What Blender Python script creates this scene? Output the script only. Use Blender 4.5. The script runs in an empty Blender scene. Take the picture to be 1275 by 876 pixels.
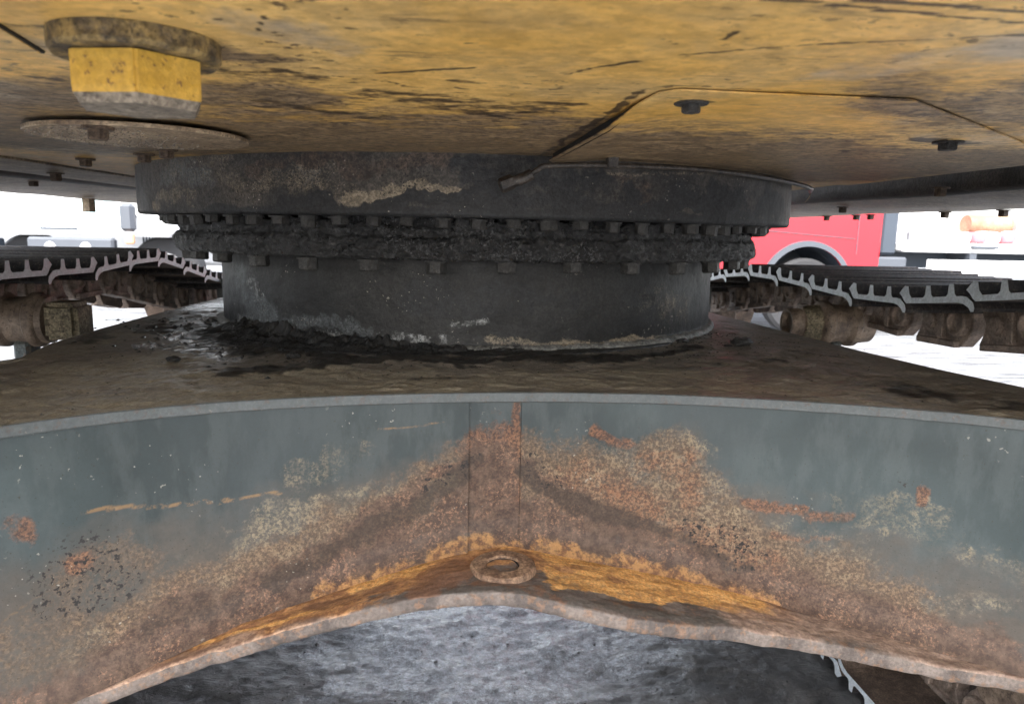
import bpy, bmesh, math, random
import numpy as np
from math import radians as rad, pi, sin, cos
random.seed(3); rng = np.random.RandomState(5)
S = bpy.context.scene
COL = S.collection

# ------------------------------------------------------------------ camera, sky, sun, exposure
yaw, pitch, roll = rad(3.6), rad(9.6), rad(1.2)
F = np.array([sin(yaw)*cos(pitch), cos(yaw)*cos(pitch), -sin(pitch)])
R0 = np.array([cos(yaw), -sin(yaw), 0.0]); U0 = np.cross(R0, F)
Rv = R0*cos(roll)+U0*sin(roll); Uv = -R0*sin(roll)+U0*cos(roll)
cd = bpy.data.cameras.new('camera'); cam = bpy.data.objects.new('camera', cd); COL.objects.link(cam)
from mathutils import Matrix, Vector
M = Matrix(((Rv[0], Uv[0], -F[0]), (Rv[1], Uv[1], -F[1]), (Rv[2], Uv[2], -F[2])))
cam.matrix_world = Matrix.Translation((0, 0, 1.15)) @ M.to_4x4()
cd.sensor_width = 36; cd.lens = 36*900/1275; cd.clip_start = 0.02; cd.clip_end = 2000
cd.dof.use_dof = True; cd.dof.focus_distance = 1.05; cd.dof.aperture_fstop = 11
S.camera = cam

W = bpy.data.worlds.new('World'); S.world = W; W.use_nodes = True
SUN_EL, SUN_AZ = rad(50), rad(196)
nt = W.node_tree; nt.nodes.clear()
sky = nt.nodes.new('ShaderNodeTexSky'); sky.sky_type = 'NISHITA'; sky.sun_disc = False
sky.sun_elevation = SUN_EL; sky.sun_rotation = SUN_AZ; sky.air_density = 1.0; sky.dust_density = 3.0
hs = nt.nodes.new('ShaderNodeHueSaturation'); hs.inputs['Saturation'].default_value = 0.36
bg = nt.nodes.new('ShaderNodeBackground'); bg.inputs[1].default_value = 0.15
wo = nt.nodes.new('ShaderNodeOutputWorld')
nt.links.new(sky.outputs[0], hs.inputs['Color']); nt.links.new(hs.outputs[0], bg.inputs[0]); nt.links.new(bg.outputs[0], wo.inputs[0])
sl = bpy.data.lights.new('sun', 'SUN'); sl.energy = 1.5; sl.angle = rad(18); sl.color = (1.0, 0.97, 0.93)
so = bpy.data.objects.new('sun', sl); COL.objects.link(so)
sd = Vector((sin(SUN_AZ)*cos(SUN_EL), cos(SUN_AZ)*cos(SUN_EL), sin(SUN_EL)))
so.rotation_euler = sd.to_track_quat('Z', 'Y').to_euler(); so.location = (3, 6, 8)
S.view_settings.view_transform = 'Standard'; S.view_settings.look = 'None'
S.view_settings.exposure = 2.85; S.view_settings.gamma = 1.0
S.cycles.max_bounces = 10; S.cycles.diffuse_bounces = 7; S.cycles.glossy_bounces = 5
S.cycles.sample_clamp_indirect = 12

# ------------------------------------------------------------------ stain strokes and some painted shade and sheen, traced onto the steel (metres on each surface)
WEB = [
('r',(0.003,0.749,-0.112,0.697,-0.198,0.67,-0.268,0.652,-0.344,0.63,-0.43,0.6,-0.498,0.586,-0.54,0.579),0.052,1),
('r',(0.076,0.746,0.189,0.704,0.319,0.669,0.431,0.639,0.536,0.622,0.63,0.613,0.736,0.599),0.045,1),
('r',(0.036,0.812,0.038,0.708),0.05,1),
('r',(0.011,0.824,-0.045,0.807,-0.111,0.766,-0.176,0.724,-0.248,0.684),0.018,0.8),
('r',(0.08,0.817,0.139,0.778,0.211,0.734,0.294,0.698,0.374,0.673),0.02,0.85),
('t',(-0.006,0.807,-0.112,0.754,-0.197,0.717,-0.277,0.693,-0.351,0.666,-0.427,0.643),0.055,0.85),
('t',(0.086,0.817,0.209,0.775,0.325,0.744,0.406,0.695,0.482,0.668,0.581,0.65),0.07,0.9),
('t',(0.276,0.826,0.324,0.774),0.06,0.8),
('t',(-0.461,0.727,-0.398,0.732),0.04,0.5),
('t',(-0.534,0.669,-0.464,0.665),0.06,0.5),
('y',(-0.198,0.655,-0.112,0.678,-0.022,0.702,0.038,0.711,0.118,0.7,0.214,0.678,0.331,0.656,0.431,0.636),0.013,0.7),
('o',(0.036,0.847,0.037,0.794),0.05,0.8),
('o',(0.037,0.794,0.071,0.719),0.04,0.55),
('o',(0.067,0.911,0.068,0.841),0.009,0.9),
('o',(0.05,0.865,0.058,0.769),0.03,0.9),
('o',(0.176,0.876,0.229,0.85),0.012,0.8),
('o',(0.4,0.77,0.473,0.771),0.01,0.85),
('o',(0.474,0.764,0.533,0.766),0.008,0.6),
('o',(0.435,0.729,0.507,0.733),0.01,0.6),
('o',(0.612,0.813,0.613,0.798),0.01,0.9),
('o',(-0.501,0.807,-0.502,0.798),0.014,0.9),
('o',(-0.46,0.742,-0.445,0.743),0.014,0.8),
('o',(-0.045,0.809,0.011,0.828),0.012,0.8),
('o',(0.139,0.792,0.257,0.746,0.35,0.702,0.419,0.66),0.05,0.62),
('o',(0.253,0.825,0.321,0.822,0.323,0.786),0.025,0.5),
('o',(-0.09,0.753,-0.166,0.701,-0.238,0.665),0.04,0.5),
('o',(0.34,0.689,0.42,0.65,0.496,0.621),0.034,0.7),
('o',(-0.156,0.674,-0.239,0.648,-0.317,0.626,-0.371,0.615),0.034,0.7),
('n',(-0.006,0.795,-0.067,0.772,-0.133,0.733,-0.197,0.705,-0.258,0.678),0.016,0.9),
('n',(-0.297,0.659,-0.343,0.647,-0.395,0.639),0.02,0.6),
('n',(0.086,0.805,0.163,0.762,0.246,0.733,0.316,0.715,0.396,0.682),0.016,0.9),
('n',(0.006,0.813,-0.023,0.796),0.02,0.9),
('n',(0.092,0.811,0.104,0.792),0.015,0.9),
('p',(-0.219,0.823,-0.163,0.84),0.025,0.7),
('p',(-0.339,0.73,-0.294,0.744,-0.245,0.77,-0.164,0.777),0.03,0.72),
('p',(-0.111,0.778,-0.023,0.798),0.022,0.6),
('p',(-0.296,0.687,-0.217,0.708,-0.155,0.735,-0.067,0.763,-0.011,0.777),0.03,0.55),
('p',(0.08,0.823,0.139,0.804,0.209,0.793),0.022,0.7),
('p',(0.242,0.824,0.31,0.821,0.335,0.775,0.28,0.747),0.06,0.75),
('p',(0.369,0.753,0.477,0.728,0.539,0.702),0.05,0.5),
('p',(0.14,0.756,0.258,0.721,0.373,0.692),0.05,0.62),
('p',(0.347,0.751,0.437,0.711),0.04,0.6),
('p',(0.533,0.772,0.579,0.779,0.632,0.782),0.026,0.85),
('p',(0.633,0.765,0.67,0.739,0.723,0.72),0.018,0.9),
('p',(0.59,0.752,0.66,0.754),0.02,0.6),
('p',(0.479,0.704,0.576,0.708),0.02,0.45),
('p',(-0.495,0.644,-0.443,0.647,-0.387,0.642),0.03,0.5),
('p',(0.625,0.671,0.728,0.674),0.02,0.45),
('d',(-0.375,0.864,-0.193,0.865,-0.001,0.872),0.13,1),  # 'd': darker paint, strengthened to paint the shade under the plate overhang
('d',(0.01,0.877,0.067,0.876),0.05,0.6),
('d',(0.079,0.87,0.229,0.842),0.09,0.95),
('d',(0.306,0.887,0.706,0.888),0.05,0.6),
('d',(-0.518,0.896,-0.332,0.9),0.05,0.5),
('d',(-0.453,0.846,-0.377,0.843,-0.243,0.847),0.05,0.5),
('g',(-0.533,0.688,-0.423,0.717,-0.34,0.719,-0.266,0.728,-0.144,0.74,-0.023,0.784),0.085,0.72),
('g',(0.128,0.78,0.257,0.746,0.426,0.71,0.579,0.679,0.729,0.663),0.085,0.72),
('g',(-0.537,0.619,-0.428,0.632,-0.297,0.653),0.07,0.85),
('g',(0.308,0.845,0.369,0.753),0.05,0.5),
('g',(0.482,0.668,0.581,0.65,0.733,0.63),0.05,0.9),
('s',(-0.452,0.811,-0.379,0.802,-0.319,0.797,-0.244,0.798),0.003,1),
('s',(-0.121,0.877,-0.023,0.887),0.002,0.8),
('s',(-0.522,0.704,-0.475,0.731),0.003,0.5),
('k',(-0.481,0.752,-0.468,0.718,-0.423,0.717,-0.437,0.751),0.03,0.8),
('k',(-0.045,0.797,-0.0,0.825),0.02,0.9),
('k',(0.08,0.829,0.115,0.804),0.02,0.8),
('k',(0.326,0.738,0.406,0.695),0.025,0.7),
('k',(0.575,0.824,0.589,0.823),0.008,0.8),
]
FLANGE = [
('t',(-0.515,0.814,-0.444,0.822,-0.373,0.836,-0.278,0.847,-0.179,0.849),0.03,0.8),
('t',(0.382,0.859,0.52,0.887,0.62,0.861,0.717,0.802),0.05,0.85),
('o',(-0.442,0.818,-0.373,0.836,-0.306,0.871,-0.239,0.889,-0.169,0.904,-0.107,0.916,-0.021,0.94,0.069,0.953,0.159,0.948,0.248,0.931,0.337,0.921,0.415,0.912),0.055,1),
('y',(-0.129,0.926,-0.022,0.978,0.07,0.979,0.138,0.963,0.205,0.947,0.307,0.935,0.403,0.911),0.034,1),
('y',(0.13,0.896,0.24,0.898,0.352,0.898),0.03,1),
('y',(-0.338,0.875,-0.236,0.877,-0.136,0.9),0.006,0.9),
('r',(-0.02,0.905,-0.04,0.876),0.04,0.9),
('r',(-0.19,0.904,-0.104,0.898),0.02,0.7),
('r',(0.022,0.864,0.123,0.841),0.02,0.5),
('g',(-0.081,0.872,0.022,0.848,0.122,0.837,0.223,0.83,0.377,0.847),0.012,0.9),
('g',(-0.503,0.826,-0.374,0.84,-0.28,0.853),0.015,0.7),
('g',(0.46,0.883,0.564,0.862,0.722,0.81),0.03,0.7),
]
DECK = [
('t',(-0.52,0.816,-0.426,0.895,-0.295,0.943,-0.145,0.987,0.022,1.014),0.07,1),
('t',(-0.492,1.039,-0.326,1.045,-0.096,1.055),0.1,0.75),
('t',(0.021,1.003,0.254,1.012,0.477,0.977),0.04,0.8),
('t',(-0.695,1.228,-0.687,1.463),0.1,0.5),
('t',(0.497,1.02,0.549,0.898,0.681,0.819),0.05,0.55),
('t',(-0.566,0.891,-0.546,1.036,-0.488,1.165),0.12,0.8),
('t',(-0.31,0.992,0.022,1.06,0.395,1.075),0.07,0.6),
('b',(-0.71,1.357,-0.675,1.625,-0.618,1.817),0.07,0.5),
('b',(-0.625,1.503,-0.565,1.557,-0.347,1.249),0.08,0.62),
('b',(-0.465,1.427,-0.347,1.249,-0.176,1.197,0.025,1.192,0.235,1.227,0.427,1.341),0.034,1),
('b',(-0.34,1.093,-0.206,1.145),0.05,0.6),
('b',(0.445,1.215,0.632,1.308),0.08,0.35),
('b',(-0.114,0.999,-0.025,1.058),0.02,0.6),
('b',(0.623,1.025,0.73,0.88),0.08,0.5),
('w',(-0.559,1.321,-0.49,1.308,-0.401,1.207),0.035,0.85),
('w',(-0.576,1.439,-0.469,1.328),0.025,0.8),
('w',(-0.705,1.896,-0.672,2.042),0.1,0.6),
('w',(0.295,0.914,0.299,0.892),0.01,0.5),
]
RINGTOP = [
('t',(-14.863,1.196,-10.167,1.2,-5.652,1.206,-2.103,1.205),0.01,0.95),
('t',(-37.71,1.219,-24.151,1.211,-14.839,1.211),0.03,0.42),
('t',(-49.249,1.188,-37.989,1.18),0.02,0.5),
('u',(-47.131,1.236,-36.045,1.219),0.035,0.8),
('u',(-24.111,1.223,-18.78,1.217),0.02,0.4),
('r',(-27.571,1.242,-14.793,1.241,-2.12,1.243),0.02,0.75),
('r',(18.503,1.229,20.765,1.212),0.022,0.8),
('r',(9.548,1.236,30.702,1.244),0.012,0.35),
('t',(14.351,1.239,30.665,1.249),0.004,0.5),
('b',(-24.281,1.172,-12.035,1.182,-2.095,1.188,10.615,1.185,20.855,1.192,55.713,1.187),0.016,1),
('b',(-2.112,1.226,3.21,1.216,10.561,1.207),0.03,0.7),
('b',(26.839,1.202,55.214,1.202),0.03,0.7),
('b',(3.203,1.222,16.453,1.216,55.311,1.199),0.045,0.52),
('t',(-45.81,1.236,-27.646,1.224),0.05,0.4),  # broad tan stroke paints the lit left side of the ring
]
DRUM = [
('w',(-51.107,0.932,-34.613,0.937,-23.53,0.947),0.012,0.6),
('w',(-15.724,0.959,-5.071,0.953),0.012,0.9),
('w',(-3.018,0.979,2.458,0.99),0.006,1),
('w',(-48.231,1.045,-43.877,1.008),0.02,0.55),
('w',(-55.401,0.947,-41.506,0.954,-30.562,0.954),0.02,0.4),
('t',(2.509,0.95,17.003,0.94,30.967,0.94,71.244,0.923),0.01,0.7),
('t',(34.635,1.025,48.818,1.0),0.05,0.35),
('u',(-54.101,1.049,-41.458,0.962),0.05,0.6),
('u',(-50.822,0.961,-18.726,0.968),0.02,0.6),
('b',(-11.338,1.027,16.752,1.015),0.05,0.6),
]
CEIL = [
('t',(-0.59,0.981,-0.467,1.033,-0.311,1.041,-0.15,1.049,0.129,1.029,0.372,1.075),0.35,0.95),
('t',(0.203,1.063,0.354,1.023,0.602,1.308,0.716,1.039),0.25,1),
('t',(-0.435,0.728,-0.317,0.707,-0.182,0.683),0.1,0.75),
('t',(-0.215,0.806,-0.09,0.809,0.046,0.781),0.1,0.65),
('t',(0.393,0.58,0.525,0.683),0.12,0.6),
('t',(0.321,0.528,0.414,0.542),0.04,0.5),
('t',(-0.175,0.507,-0.145,0.55),0.03,0.7),
('u',(-0.409,0.685,-0.387,0.72),0.1,0.8),
('u',(-0.299,0.505,-0.279,0.523),0.05,0.5),
('u',(0.095,0.771,0.283,0.824,0.462,0.898),0.05,0.4),
('u',(-0.523,0.966,-0.32,1.071),0.1,0.5),
('u',(0.274,0.509,0.327,0.433),0.05,0.6),
('u',(0.385,0.619,0.607,0.786),0.1,0.4),
('u',(-0.647,1.075,-0.614,1.219),0.15,0.7),
('u',(-0.13,0.429,-0.085,0.494),0.035,0.45),
('k',(0.144,0.586,0.154,0.574,0.249,0.581,0.356,0.59),0.0022,0.6),  # outline of the access cover: shade of its gap drawn as dark lines
('k',(0.356,0.59,0.473,0.694),0.002,0.6),
('k',(0.11,1.161,0.13,0.775,0.141,0.596),0.007,0.7),
('k',(-0.068,0.564,-0.038,0.553,0.005,0.536),0.0032,1),
('k',(0.07,0.547,0.086,0.523,0.112,0.5),0.003,1),
('k',(-0.094,0.582,-0.065,0.593,-0.054,0.607),0.004,0.6),
('k',(0.068,0.666,0.1,0.668),0.006,0.8),
('k',(-0.126,0.462,-0.112,0.427),0.002,0.9),
('k',(0.141,0.366,0.207,0.375,0.288,0.384),0.0035,0.9),
('k',(0.182,0.36,0.275,0.367),0.004,0.9),
('k',(0.135,0.478,0.187,0.448,0.304,0.404),0.0026,0.8),
('k',(0.146,0.437,0.148,0.423),0.004,0.8),
('k',(-0.0,0.471,0.002,0.469),0.003,0.8),
('k',(0.27,0.452,0.275,0.449),0.003,0.6),
('k',(-0.173,0.587,-0.097,0.598),0.02,0.5),
('k',(0.481,0.939,0.487,0.947),0.008,1),
('k',(0.507,0.795,0.57,0.831),0.018,0.8),  # dark smudges here and next line paint the shaded bolt recesses
('k',(0.168,0.613,0.197,0.63),0.01,0.6),
('k',(-0.016,0.584,0.035,0.608),0.01,0.5),
('k',(0.109,0.437,0.123,0.453),0.002,0.7),
('k',(-0.186,0.726,-0.103,0.784),0.03,0.55),
('k',(-0.073,0.663,0.043,0.729,0.069,0.678),0.05,0.5),
('k',(-0.354,0.596,-0.329,0.637),0.02,0.5),
]

# ------------------------------------------------------------------ helpers
def vnoise(x, y, z=None, seed=0):
    if z is None: z = np.zeros_like(x)
    xi, yi, zi = np.floor(x).astype(np.int64), np.floor(y).astype(np.int64), np.floor(z).astype(np.int64)
    fx, fy, fz = x-xi, y-yi, z-zi
    fx, fy, fz = [t*t*(3-2*t) for t in (fx, fy, fz)]
    def h(a, b, c):
        n = (a*374761393+b*668265263+c*2147483647+seed*1274126177) & 0x7fffffff
        n = ((n ^ (n >> 13))*1274126177) & 0x7fffffff
        return ((n ^ (n >> 16)) & 0xffff)/65535.0
    r = 0
    for dx in (0, 1):
        for dy in (0, 1):
            for dz in (0, 1):
                r = r+h(xi+dx, yi+dy, zi+dz)*(fx if dx else 1-fx)*(fy if dy else 1-fy)*(fz if dz else 1-fz)
    return r
def fbm(x, y, z=None, o=4, seed=0, g=0.5):
    s = 0; a = 1; t = 0
    for i in range(o):
        k = 2.03**i
        s = s+a*vnoise(x*k, y*k, None if z is None else z*k, seed+i*7); t += a; a *= g
    return s/t
def tag(o, label=None, cat=None, group=None, kind=None):
    if label: o['label'] = label
    if cat: o['category'] = cat
    if group: o['group'] = group
    if kind: o['kind'] = kind
    return o
def empty(name, loc=(0, 0, 0), rz=0, parent=None):
    o = bpy.data.objects.new(name, None); COL.objects.link(o); o.location = loc; o.rotation_euler = (0, 0, rz)
    o.empty_display_size = 0.1
    if parent: o.parent = parent
    return o
def mk(name, v, f, mat, parent=None, smooth=False, loc=None, bevel=0, seg=1):
    m = bpy.data.meshes.new(name)
    m.from_pydata([tuple(map(float, p)) for p in v], [], [tuple(int(i) for i in q) for q in f])
    if bevel:
        bm = bmesh.new(); bm.from_mesh(m)
        bmesh.ops.bevel(bm, geom=[e for e in bm.edges if len(e.link_faces) == 2 and e.calc_face_angle(0) > 0.5], offset=bevel, segments=seg, affect='EDGES')
        bm.to_mesh(m); bm.free()
    for a in (mat if isinstance(mat, (list, tuple)) else [mat]): m.materials.append(a)
    if smooth: m.polygons.foreach_set('use_smooth', [True]*len(m.polygons))
    o = bpy.data.objects.new(name, m); COL.objects.link(o)
    if parent: o.parent = parent
    if loc is not None: o.location = loc
    return o
def gridfaces(n, m, wrap=False):
    i = np.arange(n if wrap else n-1)[:, None]; j = np.arange(m-1)[None, :]
    i2 = (i+1) % n
    return np.stack([i*m+j, i2*m+j, i2*m+j+1, i*m+j+1], -1).reshape(-1, 4)
def grid(name, P, mat, parent=None, wrap=False, smooth=True, masks=None, flip=False, extra=None):
    n, m = P.shape[:2]; v = P.reshape(-1, 3); f = gridfaces(n, m, wrap)
    if flip: f = f[:, ::-1]
    me = bpy.data.meshes.new(name)
    me.vertices.add(len(v)); me.vertices.foreach_set('co', v.astype(np.float32).ravel())
    me.loops.add(f.size); me.loops.foreach_set('vertex_index', f.astype(np.int32).ravel())
    me.polygons.add(len(f)); me.polygons.foreach_set('loop_start', (np.arange(len(f))*4).astype(np.int32))
    me.polygons.foreach_set('use_smooth', [smooth]*len(f))
    me.update(calc_edges=True); me.validate()
    if masks:
        for k, a in masks.items():
            at = me.attributes.new(k, 'FLOAT', 'POINT'); at.data.foreach_set('value', a.astype(np.float32).ravel())
    for a in (mat if isinstance(mat, (list, tuple)) else [mat]): me.materials.append(a)
    o = bpy.data.objects.new(name, me); COL.objects.link(o)
    if parent: o.parent = parent
    return o
def paint(u, v, strokes, chans, warp=0.012, ang=1.0):
    """distance field of hand placed stain and tone strokes, one mask per channel"""
    a_, b_ = u*ang, v
    U0_, V0_ = u, v
    du = ((fbm(a_*16, b_*16, seed=3)-.5)*2.4+(fbm(a_*70, b_*70, o=3, seed=5)-.5)*1.0)*warp*2/ang
    dv = ((fbm(a_*16+9, b_*16, seed=4)-.5)*2.4+(fbm(a_*70, b_*70+4, o=3, seed=6)-.5)*1.0)*warp*2
    out = {c: np.zeros_like(u) for c in chans}
    for ch, pts, w, s in strokes:
        if ch not in out: continue
        p = np.array(pts).reshape(-1, 2); d = np.full_like(u, 9.0); kw = min(1.0, w/.022); u = U0_+du*kw; v = V0_+dv*kw
        for a, b in zip(p[:-1], p[1:]):
            ax, ay = a[0]*ang, a[1]; bx, by = b[0]*ang, b[1]; dx, dy = bx-ax, by-ay
            L = dx*dx+dy*dy+1e-12
            t = np.clip(((u*ang-ax)*dx+(v-ay)*dy)/L, 0, 1)
            d = np.minimum(d, np.hypot(u*ang-ax-t*dx, v-ay-t*dy))
        q = np.clip(1.15-d/w, 0, 1)
        out[ch] = np.maximum(out[ch], s*np.minimum(1, q*1.35)*(.72+.56*fbm(u*ang*28, v*28, o=3, seed=8)))
    return {'m_'+c: a for c, a in out.items()}
def box(name, x0, x1, y0, y1, z0, z1, mat, parent=None, bevel=0, seg=1):
    v = [(x, y, z) for x in (x0, x1) for y in (y0, y1) for z in (z0, z1)]
    f = [(0, 1, 3, 2), (4, 6, 7, 5), (0, 4, 5, 1), (2, 3, 7, 6), (0, 2, 6, 4), (1, 5, 7, 3)]
    return mk(name, v, f, mat, parent, bevel=bevel, seg=seg)
def prism(name, poly, axis, a, b, mat, parent=None, bevel=0, smooth=False):
    """poly in the two other axes, extruded along axis from a to b"""
    n = len(poly); v = []
    for t in (a, b):
        for p in poly:
            v.append({'x': (t, p[0], p[1]), 'y': (p[0], t, p[1]), 'z': (p[0], p[1], t)}[axis])
    f = [tuple(range(n)), tuple(range(2*n-1, n-1, -1))]+[(i, i+n, (i+1) % n+n, (i+1) % n) for i in range(n)]
    o = mk(name, v, f, mat, parent, bevel=bevel)
    bm = bmesh.new(); bm.from_mesh(o.data); bmesh.ops.recalc_face_normals(bm, faces=bm.faces); bm.to_mesh(o.data); bm.free()
    return o
def lathe_data(prof, n=32, axis='z', wob=0, a0=0, a1=2*pi):
    v = []; wrap = abs(a1-a0-2*pi) < 1e-6; k = n if wrap else n+1
    for i in range(k):
        a = a0+(a1-a0)*i/n
        for r, h in prof:
            c, s = r*cos(a), r*sin(a)
            v.append({'z': (c, s, h), 'x': (h, c, s), 'y': (c, h, s)}[axis])
    return v, gridfaces(k, len(prof), wrap)
def lathe(name, prof, loc, mat, parent=None, n=32, axis='z', smooth=False):
    v, f = lathe_data(prof, n, axis)
    o = mk(name, v, f, mat, parent, loc=loc)
    bm = bmesh.new(); bm.from_mesh(o.data); bmesh.ops.remove_doubles(bm, verts=bm.verts, dist=1e-5)
    bmesh.ops.recalc_face_normals(bm, faces=bm.faces)
    if smooth:
        for fc in bm.faces: fc.smooth = True
        for e in bm.edges:
            if len(e.link_faces) == 2 and e.calc_face_angle(0) > 0.6: e.smooth = False
    bm.to_mesh(o.data); bm.free()
    return o
def tube(name, pts, r, mat, parent=None, n=10, res=8):
    P = [Vector(p) for p in pts]; Q = []
    for i in range(len(P)-1):
        p0, p1, p2, p3 = P[max(i-1, 0)], P[i], P[i+1], P[min(i+2, len(P)-1)]
        for k in range(res):
            t = k/res
            Q.append(0.5*((2*p1)+(-p0+p2)*t+(2*p0-5*p1+4*p2-p3)*t*t+(-p0+3*p1-3*p2+p3)*t**3))
    Q.append(P[-1]); v = []
    for i, q in enumerate(Q):
        d = (Q[min(i+1, len(Q)-1)]-Q[max(i-1, 0)]).normalized()
        a = d.cross(Vector((0, 0, 1))); a = a.normalized() if a.length > .1 else Vector((1, 0, 0)); b = d.cross(a)
        rr = r(i/len(Q)) if callable(r) else r
        for k in range(n): v.append(q+(a*cos(2*pi*k/n)+b*sin(2*pi*k/n))*rr)
    f = []
    for i in range(len(Q)-1):
        for k in range(n): f.append((i*n+k, i*n+(k+1) % n, (i+1)*n+(k+1) % n, (i+1)*n+k))
    f += [tuple(range(n))[::-1], tuple(range((len(Q)-1)*n, len(Q)*n))]
    return mk(name, v, f, mat, parent, smooth=True)
def hexhead(rr, h, wash=0, wh=0.004, cham=0.15):
    """bolt head hanging below z=0: washer then six sided head with a chamfered face"""
    v = []; f = []; z0 = 0
    if wash:
        for z in (0, -wh):
            for i in range(20): v.append((wash*cos(pi*i/10), wash*sin(pi*i/10), z))
        f += [(i, (i+1) % 20, 20+(i+1) % 20, 20+i) for i in range(20)]+[tuple(range(20, 40))]
        z0 = -wh
    b = len(v)
    for z, s in ((z0, 1), (z0-h*(1-cham), 1), (z0-h, 0.86)):
        for i in range(6): v.append((rr*s*cos(pi*i/3), rr*s*sin(pi*i/3), z))
    for l in (0, 1): f += [(b+l*6+i, b+l*6+(i+1) % 6, b+l*6+6+(i+1) % 6, b+l*6+6+i) for i in range(6)]
    f.append(tuple(range(b+12, b+18)))
    return v, f
def link(name, mesh, parent=None, loc=(0, 0, 0), rot=(0, 0, 0), sc=None):
    o = bpy.data.objects.new(name, mesh); COL.objects.link(o)
    if parent: o.parent = parent
    o.location = loc; o.rotation_euler = rot
    if sc: o.scale = sc
    return o
def proto(name, v, f, mat, bevel=0, smooth=False):
    o = mk(name, v, f, mat, None, smooth=smooth, bevel=bevel); me = o.data
    bm = bmesh.new(); bm.from_mesh(me); bmesh.ops.recalc_face_normals(bm, faces=bm.faces); bm.to_mesh(me); bm.free()
    bpy.data.objects.remove(o); return me

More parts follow.
